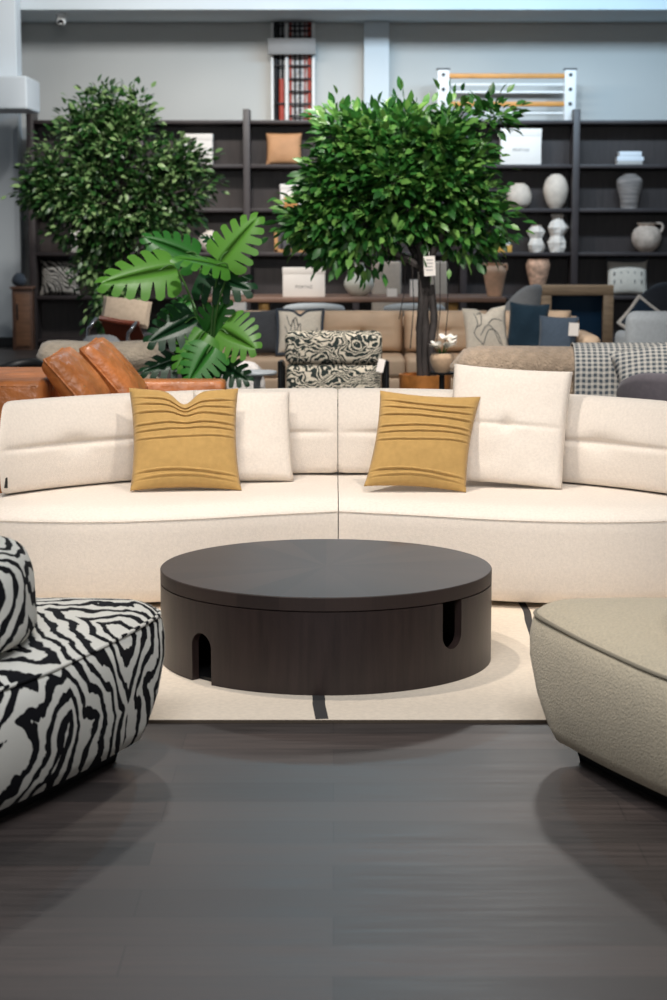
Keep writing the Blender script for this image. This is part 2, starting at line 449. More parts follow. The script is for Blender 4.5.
bm = pillow_bm(43 * S, .11, .10, n=12, pinch=.02); orient(bm, R(8))
for v in bm.verts: v.co += Vector((0, .055, .37))
fin('dark_band', bm, M_charc, tt)

# trunk case on shelf
p = shelf(296, 3); w = 42 * S; h = 23 * S
t = thing('storage_case', 'grey storage case with tan leather edging on the shelf left of the tree', 'case', p)
bm = bmn(); b3(bm, -w / 2, w / 2, -.13, .13, 0, h, .02, 3); fin('body', bm, mat('grey canvas', (84, 82, 82), rough=.8), t)
M_tan = mat('natural leather', (196, 142, 88), rough=.5, var=.1)
for x0, x1, z0, z1 in ((-w / 2, w / 2, 0, .035), (-w / 2, w / 2, h - .035, h), (-w / 2, -w / 2 + .035, 0, h), (w / 2 - .035, w / 2, 0, h)):
    bm = bmn(); b3(bm, x0 - .004, x1 + .004, -.136, -.118, z0 - .0, z1 + .004, .004); fin('edging', bm, M_tan, t)
bm = bmn(); tube(bm, catmull([(-.06, -.13, h * .45), (-.045, -.165, h * .45), (.045, -.165, h * .45), (.06, -.13, h * .45)], 5), .012, 8); fin('handle', bm, M_black, t)
for sx in (-1, 1):
    bm = bmn(); b3(bm, sx * w * .33 - .012, sx * w * .33 + .012, -.14, -.13, .03, h - .03, .003); fin('strap', bm, M_black, t)

# vases
M_sand = mat('sand ceramic', (206, 190, 174), rough=.75, var=.1, vscale=14, bump=.2, bscale=40)
M_cer = mat('white ceramic', (224, 212, 200), rough=.6, var=.05, bump=.1, bscale=30)
M_terra = mat('pale terracotta', (218, 176, 146), rough=.8, var=.2, vscale=9, bump=.3, bscale=50)
M_speck = mat('speckled terracotta', (202, 158, 130), rough=.85, var=.45, vscale=18, bump=.4, bscale=50)
M_darkv = mat('banded stoneware', (132, 122, 116), rough=.8, var=.5, vscale=3, stretch=(1, 1, 8), bump=.2)
M_stone = mat('weathered clay', (190, 170, 154), rough=.9, var=.3, vscale=9, bump=.4, bscale=40)
def smooth_prof(pts, n=6):
    return [(max(.001, q.x), q.y) for q in catmull([(r, z, 0) for r, z in pts], n)]
def vase(label, loc, prof, m, seg=36, wob=None, name='vase', cat='vase', extra=None, smooth=True, n=6):
    h = max(z for r, z in prof)
    pr = smooth_prof(prof, n); top = pr[-1]
    pr = pr + [(top[0] * .82, top[1]), (top[0] * .8, top[1] - h * .15), (top[0] * .6, top[1] - h * .3)]
    bm = bmn(); lathe(bm, pr, seg=seg, wob=wob)
    o = fin(name, bm, m, None, smooth, 50 if smooth else 1)
    if extra:
        t = thing(name, label, cat, loc); o.name = 'body'; o.parent = t; extra(t); return t
    o.location = loc; return tag(o, label, cat)
vase('squat round sand vase left of the egg-shaped vase on the shelf', shelf(519, 2), [(.06, 0), (.13, .05), (.155, .15), (.12, .26), (.075, .295), (.075, .31)], M_sand)
vase('tall egg-shaped sand vase on the shelf left of the upright', shelf(555.5, 2), [(.07, 0), (.12, .08), (.155, .22), (.13, .34), (.075, .41), (.07, .42)], M_sand)
fac = lambda s: (lambda a, z: 1 + .09 * math.sin(3 * a + z * 17 + s) + .06 * math.cos(2 * a - z * 31 + s))
vase('shorter faceted white sculptural vase on the shelf under the round vase', shelf(536, 3), [(.08, 0), (.105, .09), (.075, .17), (.115, .25), (.06, .32), (.075, .335)], M_cer, 9, fac(1), smooth=False, n=2)
vase('taller faceted white sculptural vase on the shelf under the egg-shaped vase', shelf(557, 3), [(.09, 0), (.12, .12), (.085, .2), (.125, .3), (.07, .4), (.085, .455), (.06, .475)], M_cer, 9, fac(3), smooth=False, n=2)
vase('banded dark stoneware vase on the right shelf below the stacked books', shelf(629, 2), [(.105, 0), (.11, .06), (.13, .16), (.16, .28), (.15, .36), (.09, .41), (.085, .425)], M_darkv)
def handle(t):
    bm = bmn(); tube(bm, catmull([(.09, 0, .345), (.17, 0, .355), (.2, 0, .31), (.175, 0, .24)], 6), .017, 10); fin('handle', bm, M_stone, t)
    bm = bmn(); lathe(bm, [(.09, .325), (.12, .345), (.125, .36), (.09, .36), (.085, .33)], seg=30, cap0=False, cap1=False); fin('rim', bm, M_stone, t)
vase('weathered clay jug with one handle on the right shelf above the tufted pillow', shelf(646, 3), [(.08, 0), (.15, .07), (.185, .17), (.16, .27), (.1, .32), (.1, .345)], M_stone, extra=handle, name='jug', cat='jug')
vase('round white vase on the shelf behind the monstera leaves', shelf(210, 3), [(.06, 0), (.12, .05), (.145, .13), (.11, .21), (.05, .25), (.05, .27)], M_cer)
vase('speckled terracotta pot on the bottom shelf beside the wooden frame', shelf(537.5, 4, 24.3), [(.065, 0), (.08, .06), (.13, .26), (.15, .37), (.135, .43), (.14, .45)], M_speck, name='pot', cat='pot')

# books
def book(px0, px1, py0, py1, k, m, label, dz=0, group=None, yaw=0, base=None):
    w = (px1 - px0) * S; h = (py1 - py0) * S
    p = shelf((px0 + px1) / 2, k)
    t = thing('book', label, 'book', (p.x, p.y, p.z + dz), yaw, group)
    bm = bmn(); b3(bm, -w / 2, w / 2, -.11, .11, 0, h * .12, .002); b3(bm, -w / 2, w / 2, -.11, .11, h * .88, h, .002); b3(bm, -w / 2, w / 2, -.115, -.105, 0, h, .002); fin('cover', bm, m, t)
    bm = bmn(); b3(bm, -w / 2 + .006, w / 2 - .006, -.105, .104, h * .12, h * .88); fin('pages', bm, M_card, t)
    return h
M_bw = mat('white cover', (224, 226, 230), rough=.5, var=.03); M_by = mat('ochre cover', (206, 156, 70), rough=.5, var=.05); M_bg = mat('grey cover', (176, 170, 164), rough=.6, var=.05)
h = book(616, 641, 0, 3.4, 1, M_bg, 'beige-grey book at the bottom of the small stack on the right shelf')
h += book(616, 642, 0, 4.2, 1, M_bw, 'white book in the middle of the small stack on the right shelf', h + .001)
book(618, 640, 0, 5, 1, M_bw, 'white book on top of the small stack on the right shelf', h + .002)
h = book(487, 511, 0, 7, 3, M_by, 'thick ochre book lying on the shelf right of the tree crown')
book(488, 509, 0, 6, 3, M_bw, 'white book lying on top of the ochre book', h + .001)

# white rack with orange rails on top of the shelving
Yk = 24.42
zt = ZB[0] + .0222
t = thing('wooden_rack', 'white end posts carrying orange rails, lying on top of the shelving', 'rack', (at(506, 95, Yk).x, Yk, zt))
M_or = mat('orange varnished pine', (206, 140, 62), rough=.45, var=.12)
kx = lambda px: at(px, 95, Yk).x
kz = lambda py: at(506, py, Yk).z
for a, b in ((437, 449), (564, 575.5)):
    bm = bmn(); b3(bm, kx(a), kx(b), Yk - .05, Yk + .05, zt, kz(70), .008)
    po = fin('post', bm, M_white, t, world=True)
    bm = bmn(); b3(bm, kx(a) - .01, kx(b) + .01, Yk - .06, Yk + .06, kz(70), kz(68.5), .006); fin('cap', bm, M_charc, po, world=True)
    for py in (75, 89.5, 104):
        bm = bmn(); q = bmesh.new(); lathe(q, [(0, 0), (.022, 0), (.022, .02), (0, .02)], seg=12)
        q.verts.index_update(); xf(q, bm, Matrix.Translation(((kx(a) + kx(b)) / 2, Yk - .05, kz(py))) @ Matrix.Rotation(PI / 2, 4, 'X')); q.free()
        fin('knob', bm, M_black, po, world=True)
for py, r_, m_ in ((76, .03, M_or), (104, .03, M_or)):
    bm = bmn(); b3(bm, kx(446), kx(566), Yk - .045, Yk + .02, kz(py) - r_, kz(py) + r_, .01); fin('rail', bm, m_, t, world=True)
for py in (84.5, 92, 113):
    bm = bmn(); b3(bm, kx(446), kx(566), Yk + .0, Yk + .03, kz(py) - .014, kz(py) + .014, .005); fin('slat', bm, M_white, t, world=True)

# small cabinet at far left with bowl
p = at(22, 346, 24.0)
xl, xr = at(11, 320, 24.0).x, at(33, 320, 24.0).x
t = thing('side_cabinet', 'small brown wooden cabinet standing at the far left by the shelving', 'cabinet', ((xl + xr) / 2, 24.0, 0))
hh = at(22, 289, 24.0).z
bm = bmn(); b3(bm, xl + .02, xr, 23.98, 24.16, 0, hh, .006); fin('body', bm, M_walnut, t, world=True)
bm = bmn(); b3(bm, xl + .06, xr - .03, 23.96, 23.98, .05, hh - .06, .004); d = fin('door', bm, wood('umber veneer', (120, 84, 60)), t, world=True)
bm = bmn(); b3(bm, xl + .08, xl + .095, 23.94, 23.96, hh * .5, hh * .5 + .2, .003); fin('handle', bm, M_black, d, world=True)
bm = bmn(); b3(bm, xl, xr + .02, 23.95, 24.18, hh, hh + .03, .006); fin('top', bm, M_walnut, t, world=True)
vase('small dark round pot on the far left wooden cabinet', (at(19, 285, 24.05).x, 24.06, hh + .0302), [(.03, 0), (.075, .03), (.09, .08), (.06, .14), (.035, .155), (.035, .165)], M_slate, seg=24, name='pot', cat='pot')

# ------------------------------------------------------------------ DINING TABLE AREA
Yd = 21.4
tx0, tx1 = at(205, 297, Yd - .45).x, at(506, 297, Yd - .45).x
zt2 = .77
t = thing('dining_table', 'long walnut dining table standing before the shelving', 'table', ((tx0 + tx1) / 2, Yd, 0))
bm = bmn(); b3(bm, tx0, tx1, Yd - .48, Yd + .48, zt2 - .055, zt2, .012, 3); fin('tabletop', bm, wood('walnut top', (128, 98, 82)), t, world=True)
for x in (at(265, 300, Yd).x, at(451, 300, Yd).x):
    bm = bmn(); b3(bm, x - .05, x + .05, Yd - .32, Yd + .32, 0, zt2 - .0552, .01); l_ = fin('leg', bm, M_walnut, t, world=True)
    bm = bmn(); b3(bm, x - .058, x + .058, Yd - .335, Yd - .25, .58, zt2 - .056, .004); fin('brass_plate', bm, M_brass, l_, world=True)
def on_table(px, Y): return Vector((at(px, 296, Y).x, Y, zt2 + .0002))
card_box(283, 325, 29, on_table(304, 21.1), 'white printed storage box standing on the dining table', 21.1, 'PORTAZ', .34)
vase('pale green-white gourd vase on the dining table left of the tree trunk', on_table(359, 21.3), [(.07, 0), (.13, .05), (.165, .13), (.13, .22), (.075, .29), (.05, .33), (.055, .36)], mat('celadon ceramic', (206, 206, 194), rough=.5, var=.05))
def amphora(t):
    for s in (-1, 1):
        bm = bmn(); tube(bm, catmull([(s * .085, 0, .33), (s * .125, 0, .345), (s * .13, 0, .30), (s * .115, 0, .27)], 5), .012, 8); fin('handle', bm, M_terra, t)
vase('pale terracotta amphora with two small handles at the right end of the dining table', on_table(494.5, 21.2), [(.075, 0), (.085, .04), (.11, .18), (.125, .27), (.095, .32), (.07, .335), (.085, .36)], M_terra, extra=amphora, name='amphora')
for (a, b, y0, lab) in ((387, 397, 288, 'small white card standing on the dining table left of the tree trunk'), (410, 418, 279, 'taller white card on the dining table right behind the tree trunk')):
    p = on_table((a + b) / 2, 21.0); w = (b - a) / ppm(21); hq = (296 - y0) / ppm(21)
    bm = bmn(); box(bm, (0, 0, hq / 2), (w, .004, hq), (R(-8), 0, 0)); box(bm, (0, .028, hq / 2), (w, .004, hq), (R(8), 0, 0))
    o = fin('place_card', bm, M_card, None, False); o.location = p + Vector((0, 0, .003)); tag(o, lab, 'card')

def barrel_chair(label, px, Y, rz, m, group=None):
    t = thing('dining_chair', label, 'chair', (at(px, 304, Y).x, Y, 0), rz, group)
    # local: back at -y
    arc = [(.29 * math.sin(a), -.05 - .22 * math.cos(a), .70 - .045 * (1 - math.cos(a))) for a in [R(-100 + 200 * k / 24) for k in range(25)]]
    bm = bmn(); tube(bm, arc, .038, 12); fin('back_rail', bm, m, t)
    for k in range(9):
        a = R(-88 + 22 * k)
        bm = bmn(); tube(bm, [(.25 * math.sin(a), -.05 - .19 * math.cos(a), .44), (.285 * math.sin(a), -.05 - .215 * math.cos(a), .69 - .045 * (1 - math.cos(a)))], .017, 8); fin('spindle', bm, m, t)
    bm = bmn(); lathe(bm, [(.25, .40), (.28, .42), (.28, .45), (.25, .475), (.1, .485)], (0, 0, 0), 28); fin('seat', bm, m, t)
    for sx in (-1, 1):
        for sy in (-1, 1):
            bm = bmn(); tube(bm, [(sx * .21, sy * .19, 0), (sx * .18, sy * .16, .41)], [.013, .02], 10); fin('leg', bm, M_blackmetal, t)
    return t
barrel_chair('pale grey barrel dining chair in front of the table below the printed box', 314, 20.55, 0, M_ltgrey)
barrel_chair('pale grey barrel dining chair in front of the table behind the tree trunk', 414, 20.55, 0, M_ltgrey)
def panel_chair(label, px, Y, w, top, m, rz=PI):
    t = thing('dining_chair', label, 'chair', (at(px, 290, Y).x, Y, 0), rz)
    bm = bmn(); box(bm, (0, -.22, (top + .46) / 2), (w, .07, top - .46), (R(6), 0, 0), .03, 4); fin('backrest', bm, m, t)
    bm = bmn(); box(bm, (0, .0, .44), (w, .46, .09), (0, 0, 0), .03, 4); fin('seat', bm, m, t)
    for sx in (-1, 1):
        for sy in (-1, 1):
            bm = bmn(); tube(bm, [(sx * (w / 2 - .03), sy * .2, 0), (sx * (w / 2 - .05), sy * .17, .41)], [.012, .018], 10); fin('leg', bm, M_blackmetal, t)
    return t
M_gb = fabric('taupe fabric', (150, 138, 126))
panel_chair('taupe upholstered dining chair behind the table left of the trunk', 387, 22.25, .34, 1.12, M_gb)
panel_chair('taupe upholstered dining chair behind the table right of the trunk', 434, 22.25, .34, 1.12, M_gb)
panel_chair('white upholstered dining chair behind the left end of the table', 228, 22.2, .40, .92, fabric('white fabric', (220, 212, 204)))
# grey curved chair at the table's right end
def tub_chair(name, label, loc, rz, m, rad, h, seat_z, th=.08, legm=None, lean=.06):
    t = thing(name, label, 'chair', loc, rz)
    rows = []
    n = 36; A = R(125)
    for k in range(n + 1):
        a = -A + 2 * A * k / n; f = abs(a) / A
        hz = h - (h - seat_z - .12) * max(0, (f - .35) / .65) ** 1.6
        sec = []
        for r_, z in ((0, .18), (-th / 2, .25), (-th / 2, hz - .05), (-th * .3, hz - .012), (0, hz), (th * .3, hz - .012), (th / 2, hz - .05), (th / 2, .25)):
            rr = rad + r_ + lean * (z - .2) / h * 2
            sec.append((rr * math.sin(a), -rr * math.cos(a), z))
        rows.append(sec)
    bm = bmn(); grid(bm, rows); fin('shell', bm, m, t, ang=60)
    bm = bmn(); lathe(bm, [(rad * .8, .2), (rad * .86, .24), (rad * .88, seat_z - .06), (rad * .82, seat_z - .01), (rad * .5, seat_z)], (0, .02, 0), 32); fin('seat', bm, m, t, ang=60)
    for sx in (-1, 1):
        for sy in (-1, 1):
            bm = bmn(); tube(bm, [(sx * rad * .7, sy * rad * .7, 0), (sx * rad * .55, sy * rad * .55, .22)], [.014, .02], 10); fin('leg', bm, legm or M_blackmetal, t)
    return t
tub_chair('dining_chair', 'slate grey curved chair at the right end of the dining table', (at(513, 320, 20.2).x, 20.2, 0), R(75), M_grey, .17, .93, .45)
tub_chair('lounge_chair', 'dark grey tub chair behind the pale grey armchair at the right', (at(676, 320, 20.8).x, 20.8, 0), R(20), fabric('dark grey fabric', (66, 68, 74)), .34, .95, .45, .09)

# framed dark mirror
Ym = 22.6
t = thing('floor_mirror', 'wide oak-framed dark mirror standing on the floor right of the dining table', 'mirror', (at(576, 330, Ym).x, Ym, 0))
w = 72 / ppm(Ym); h = at(576, 285, Ym).z; fw = 10 / ppm(Ym)
for x0, x1, z0, z1 in ((-w / 2, w / 2, h - fw, h), (-w / 2, w / 2, 0, fw), (-w / 2, -w / 2 + fw, fw, h - fw), (w / 2 - fw, w / 2, fw, h - fw)):
    bm = bmn(); b3(bm, x0, x1, -.09, .09, z0, z1, .006); fin('frame_bar', bm, M_oak, t)
bm = bmn(); b3(bm, -w / 2 + fw, w / 2 - fw, 0, .04, fw, h - fw); fin('glass', bm, mat('dark tinted glass', (26, 48, 66), rough=.12, var=0, metal=.2), t)

# ------------------------------------------------------------------ BEIGE SOFA (far)
def long_sofa(label, x0, x1, Y, m, top, seat, depth, ncush, arm=.2, rz=0, armh=.62, name='sofa', tuftrow=True):
    t = thing(name, label, 'sofa', ((x0 + x1) / 2, Y, 0), rz)
    w = (x1 - x0) / 2
    bm = bmn(); b3(bm, -w, w, -depth / 2, depth / 2, .1, seat - .17, .03, 3); fin('base', bm, m, t)
    for s in (-1, 1):
        bm = bmn(); b3(bm, min(s * w, s * (w - arm)), max(s * w, s * (w - arm)), -depth / 2, depth / 2 - .05, seat - .17, armh, .06, 4); fin('arm', bm, m, t)
    cw = (2 * w - 2 * arm) / ncush
    for k in range(ncush):
        xa = -w + arm + k * cw
        bm = bmn(); b3(bm, xa + .004, xa + cw - .004, -depth / 2, depth / 2 - .28, seat - .168, seat, .04, 4); fin('seat_cushion', bm, m, t)
        n = 16; cb = pillow_bm(cw - .01, top - seat + .0, .24, n=n, pinch=.0, tuft=.035 if tuftrow else 0, power=.18)
        for v in cb.verts: v.co = Matrix.Rotation(R(-8), 3, 'X') @ v.co + Vector((xa + cw / 2, depth / 2 - .27, seat + .003))
        fin('back_cushion', cb, m, t, ang=80)
    bm = bmn(); b3(bm, -w + arm * .5, w - arm * .5, depth / 2 - .1, depth / 2, seat - .17, top - .06, .03, 3); fin('back', bm, m, t)
    for sx in (-1, 1):
        for sy in (-1, 1):
            bm = bmn(); tube(bm, [(sx * (w - .12), sy * (depth / 2 - .12), 0), (sx * (w - .12), sy * (depth / 2 - .12), .11)], .02, 10); fin('leg', bm, M_blackmetal, t)
    return t
Yb = 17.0
bx0, bx1 = at(212, 330, Yb - .3).x, at(599, 330, Yb - .3).x
SAND = long_sofa('long sand leather sofa behind the marbled armchair and the tree trunk', bx0, bx1, Yb, M_beige_leather, .80, .43, .95, 4, .17)
def bs(px, dy=-.12): return Vector((at(px, 345, Yb + dy).x, Yb + dy, .4315))
# line-art pillows: cover plus drawn line strips
def lineart(label, px, w, h, curves, trimm, dy=-.16, roll=0):
    tt = thing('throw_pillow', label, 'pillow', bs(px, dy))
    M_ = Matrix.Rotation(-R(20), 3, 'X') @ Matrix.Rotation(roll, 3, 'Y')
    bm = pillow_bm(w, h, .15, dent=.12); 
    for v in bm.verts: v.co = M_ @ v.co
    z0 = min(v.co.z for v in bm.verts)
    for v in bm.verts: v.co.z -= z0
    fin('cover', bm, fabric('ivory cotton', (222, 212, 196)), tt, ang=80)
    for c in curves:
        pts = []
        for (u, v, _) in catmull([(a, b, 0) for a, b in c], 6):
            e = max(0, (1 - u * u)) * max(0, (1 - v * v)); th = .075 * e ** .42
            pts.append(M_ @ Vector((w / 2 * u * (1 - .07 * (1 - v * v)), -th - .001, h / 2 * v * (1 - .07 * (1 - u * u)) + h / 2)) - Vector((0, 0, z0)))
        b2 = bmn(); tube(b2, pts, .0032, 6); fin('stitched_line', b2, M_charc, tt)
    if trimm:
        e = []
        for q in range(64):
            s, k = divmod(q, 16); u = -1 + k / 8
            uu, vv = ((u, -1), (1, u), (-u, 1), (-1, -u))[s]
            z = h / 2 * vv * (1 - .07 * (1 - uu * uu)) + h / 2
            z -= .12 * h * math.exp(-(uu / .22) ** 2) * max(0, vv) ** 1.6
            e.append(M_ @ Vector((w / 2 * uu * (1 - .07 * (1 - vv * vv)), 0, z)) - Vector((0, 0, z0)))
        b2 = bmn(); tube(b2, e, .018, 8, True); fin('fringe_trim', b2, trimm, tt); tt.location.z += .018
    return tt
cv1 = [[(-.7, .2), (-.5, -.2), (-.3, .5), (-.2, -.1), (0, .3), (.1, -.2), (.6, -.3)], [(-.6, .7), (-.45, .2), (-.2, .6), (-.1, .2)], [(-.2, -.7), (.1, -.4), (.5, -.5), (.8, .1)]]
cv2 = [[(-.5, .7), (-.4, .2), (-.6, -.2), (-.2, -.7)], [(-.4, .65), (-.2, .7), (-.25, .2), (-.5, .1)], [(-.3, -.3), (0, .1), (.3, 0), (.6, -.7)], [(-.2, -.7), (.1, -.1), (.5, -.2), (.7, -.8)], [(.1, .2), (.4, .4), (.8, .3)]]
lineart('ivory line-drawing pillow with dark trim at the left end of the sand sofa', 300, .40, .40, cv1, M_slate, dy=-.30)
lineart('ivory line-drawing pillow with dark side trim at the right of the tree trunk', 488, .38, .43, cv2, None, dy=-.24, roll=R(-4))
pillow('charcoal pillow at the left end of the sand sofa behind the monstera', bs(259, -.22), .40, .40, .14, M_charc, lean=R(18), roll=R(-3))
pillow('dark teal velvet pillow between the ivory pillow and a slate pillow', bs(525, -.2), .35, .46, .14, M_teal, lean=R(16), roll=R(3), yaw=R(-12))
pillow('slate blue pillow at the right end of the sand sofa', bs(557, -.36), .34, .36, .14, fabric('slate blue fabric', (72, 84, 98)), lean=R(20), roll=R(2), yaw=R(-8))
bm = bmn(); box(bm, (at(573.5, 342, 16.5).x, 16.5, .675), (.085, .003, .11), (0, R(3), 0)); fin('price_card', bm, M_card, SAND, False, world=True)

# ------------------------------------------------------------------ MARBLED ARMCHAIR
M_marble = stripes_mat('marbled weave', (44, 52, 50), (204, 194, 176), 10, .5, 4.6, 7, .6, stretch=(1, .6, 1.25), rot=(0, R(35), 0))
Yc = 13.9
w = 99 / ppm(Yc); cx = at(333.5, 360, Yc).x
t = thing('armchair', 'black and cream marbled armchair with black metal frame seen from behind', 'armchair', (cx, Yc, 0))
zt_ = at(333, 331, Yc).z; zm_ = at(333, 363, Yc).z
bm = bmn(); box(bm, (0, 0, (zt_ + zm_) / 2), (w * .98, .16, zt_ - zm_), (R(6), 0, 0), .05, 4); fin('headrest', bm, M_marble, t)
bm = bmn(); box(bm, (0, .03, zm_ - .15), (w * .96, .15, .30), (R(3), 0, 0), .05, 4); fin('backrest', bm, M_marble, t)
bm = bmn(); b3(bm, -w / 2 + .02, w / 2 - .02, .05, .70, .25, .42, .05, 4); fin('seat', bm, M_marble, t)
for s in (-1, 1):
    bm = bmn(); x = s * (w / 2 + .025)
    tube(bm, catmull([(x, .62, 0.012), (x, .62, .45), (x, .58, .53), (x, .0, zm_ - .0), (x, -.07, zm_ - .06), (x, -.1, .012)], 6), .02, 10); fin('arm_frame', bm, M_blackmetal, t)
bm = bmn(); tube(bm, [(-w / 2 - .02, -.08, .2), (w / 2 + .02, -.08, .2)], .016, 10); fin('crossbar', bm, M_blackmetal, t)
q = bmn(); box(q, (.335, -.115, zm_ - .01), (.05, .003, .095), (0, R(12), 0)); fin('price_tag', q, M_card, t, False)

# small side table + white bowl
p = at(257, 371, 14.3)
t = thing('side_table', 'small pale round side table left of the marbled armchair', 'side table', (p.x, 14.3, 0))
h = p.z
bm = bmn(); lathe(bm, [(.0, h - .025), (.14, h - .025), (.15, h - .012), (.145, h)], seg=36); fin('tabletop', bm, M_ltgrey, t)
bm = bmn(); lathe(bm, [(.05, .02), (.028, .06), (.026, h - .08), (.05, h - .025)], seg=20); fin('stem', bm, M_grey, t)
bm = bmn(); lathe(bm, [(.13, 0), (.13, .012), (.05, .022)], seg=32); fin('base', bm, M_grey, t)
p = at(242, 375, 15.0)
t = thing('pouf', 'white fluffy pouf behind the monstera leaves', 'pouf', (p.x, 15.0, 0))
bm = bmn(); lathe(bm, smooth_prof([(.1, .0), (.16, .06), (.18, .25), (.16, .42), (.1, .5), (.01, .515)]), seg=28, wob=lambda a, z: 1 + .03 * math.sin(9 * a + z * 40)); fin('body', bm, fabric('white fleece', (226, 220, 216), bump=1, bscale=60, bdist=.02), t)
bm = bmn(); lathe(bm, [(.14, .0), (.145, .02), (.14, .03)], seg=24, cap0=True, cap1=True); fin('foot_ring', bm, M_blackmetal, t)

# flower arrangement
Yf = 13.6
p = at(442, 350, Yf)
fx = at(442, 360, Yf).x
t = thing('flower_stand', 'white blossoms in a beige pot on a slim stand right of the tree trunk', 'flowers', (fx, Yf, 0))
zb = at(442, 372, Yf).z
bm = bmn(); lathe(bm, smooth_prof([(.05, zb), (.075, zb + .05), (.085, zb + .1), (.07, zb + .13)]), seg=24); fin('pot', bm, fabric('burlap', (176, 150, 124)), t)
bm = bmn(); lathe(bm, [(.13, 0), (.13, .015), (.02, .03), (.02, zb - .02), (.09, zb - .015), (.09, zb)], seg=24); fin('stand', bm, M_blackmetal, t)
rnd = random.Random(4); bm = bmn()
for k in range(13):
    c = Vector((rnd.uniform(-.075, .075), rnd.uniform(-.06, .06), zb + .15 + rnd.uniform(0, .09)))
    for q in range(6):
        a = 2 * PI * q / 6 + k; d = Vector((math.cos(a), math.sin(a) * .7, .35 + .3 * math.sin(a))).normalized(); s_ = d.cross(Vector((.2, .1, 1))).normalized()
        put(bm, [c, c + d * .036 + s_ * .022, c + d * .056, c + d * .036 - s_ * .022], [(0, 1, 2, 3)])
raw('blossoms', bm, leaf_mat('white petals', (236, 232, 222), (244, 240, 232), (250, 246, 240), .2, .6), t)
bm = bmn()
for k in range(6):
    a = k; tube(bm, [(0, 0, zb + .1), (.05 * math.cos(a), .04 * math.sin(a), zb + .19)], .004, 5)
fin('stems', bm, mat('green stem', (70, 110, 50), var=0), t)

# ------------------------------------------------------------------ TREES
def leaf_geo(L, W):
    return [Vector(p) for p in ((0, 0, 0), (-.42 * W, .32 * L, .10 * W), (0, .36 * L, 0), (.42 * W, .32 * L, .10 * W), (-.36 * W, .66 * L, .06 * W), (0, .7 * L, -.02 * L), (.36 * W, .66 * L, .06 * W), (0, L, -.10 * L))], \
        [(0, 2, 1), (0, 3, 2), (1, 2, 5, 4), (2, 3, 6, 5), (4, 5, 7), (5, 6, 7)]
def add_leaf(bm, base, d, nrm, L, W):
    vs, fs = leaf_geo(L, W)
    y = d.normalized(); x = y.cross(nrm).normalized(); z = x.cross(y)
    m = Matrix((x, y, z)).transposed()
    put(bm, [base + m @ v for v in vs], fs)
def canopy(bm_leaf, bm_twig, Y, blobs, nclump, nleaf, L, rnd, hub, depth=.75, spread=.22):
    pm = ppm(Y, 1.8); tot = sum(b[2] * b[3] for b in blobs)
    for (bx, by, rx_, ry_) in blobs:
        n = max(2, round(nclump * rx_ * ry_ / tot))
        for _ in range(n):
            while True:
                a, b, c = rnd.uniform(-1, 1), rnd.uniform(-1, 1), rnd.uniform(-1, 1)
                q = a * a + b * b + c * c
                if .12 < q < 1: break
            dY = c * rx_ / pm * depth
            P = at(bx + a * rx_, by + b * ry_, Y); P = Vector((P.x, Y + dY, P.z))
            out = (P - hub).normalized()
            mid = hub.lerp(P, .55) + Vector((0, 0, .06))
            tube(bm_twig, catmull([hub.lerp(P, .1), mid, P], 3), [.010, .009, .008, .006, .005, .004, .003], 5)
            for _k in range(nleaf):
                f = Vector((rnd.gauss(0, 1), rnd.gauss(0, 1), rnd.gauss(0, .8)))
                base = P + f * spread * .38
                d = (out * .45 + f.normalized() * 1.0 + Vector((0, 0, -.3))).normalized()
                nr = (Vector((0, -.35, 1)) + Vector((rnd.gauss(0, .7), rnd.gauss(0, .7), 0))).normalized()
                s = L * rnd.uniform(.7, 1.2); add_leaf(bm_leaf, base, d, nr, s, s * .58)
# big tree
Yt = 14.6
p = at(425, 380, Yt); tx = p.x
t = thing('potted_tree', 'large leafy ficus tree in a copper pot behind the white sofa', 'tree', (tx, Yt, 0))
zp = at(425, 374, Yt).z
bm = bmn(); lathe(bm, [(.17, 0), (.185, .02), (.195, zp - .03), (.2, zp), (.18, zp), (.175, zp - .05), (.02, zp - .06)], seg=40)
fin('pot', bm, mat('hammered copper', (196, 128, 66), rough=.42, metal=.4, var=.3, vscale=9, bump=.4, bscale=25), t)
trunk = [at(424, 378, Yt), at(426, 345, Yt), at(423, 315, Yt), at(425, 285, Yt), at(424, 262, Yt)]
bm = bmn(); tube(bm, catmull([(q.x, q.y, q.z) for q in trunk], 6), [.052 - .0006 * k for k in range(25)], 14); tr = fin('trunk', bm, M_bark, t, world=True)
bm = bmn(); tube(bm, catmull([at(433, 377, Yt - .05), at(431, 345, Yt - .06), at(434, 318, Yt - .03), at(430, 285, Yt)], 6), [.03] * 19, 10); fin('trunk_strand', bm, M_bark, tr, world=True)
bm = bmn(); tube(bm, catmull([at(420, 376, Yt - .05), at(419, 340, Yt - .05), at(421, 310, Yt - .05), at(421, 280, Yt)], 6), .024, 10); fin('trunk_strand', bm, M_bark, tr, world=True)
hub = at(424, 262, Yt)
bl = bmn(); bt = bmn()
for (ex, ey, dy) in ((372, 240, -.1), (385, 200, .15), (425, 180, .1), (455, 210, -.15), (405, 160, -.1), (345, 225, .05)):
    e = at(ex, ey, Yt + dy)
    tube(bt, catmull([hub - Vector((0, 0, .05)), hub.lerp(e, .5) + Vector((0, 0, -.03)), e], 5), [.038 - .0026 * k for k in range(11)], 8)
rnd = random.Random(11)
blobs = [(402, 164, 70, 46), (347, 182, 36, 40), (456, 184, 38, 42), (322, 220, 28, 32), (474, 224, 30, 24), (446, 118, 16, 18), (345, 130, 24, 18), (398, 208, 64, 34), (392, 130, 40, 16), (345, 250, 18, 14), (497, 112, 10, 6)]
canopy(bl, bt, Yt, blobs, 170, 50, .10, rnd, at(415, 205, Yt))
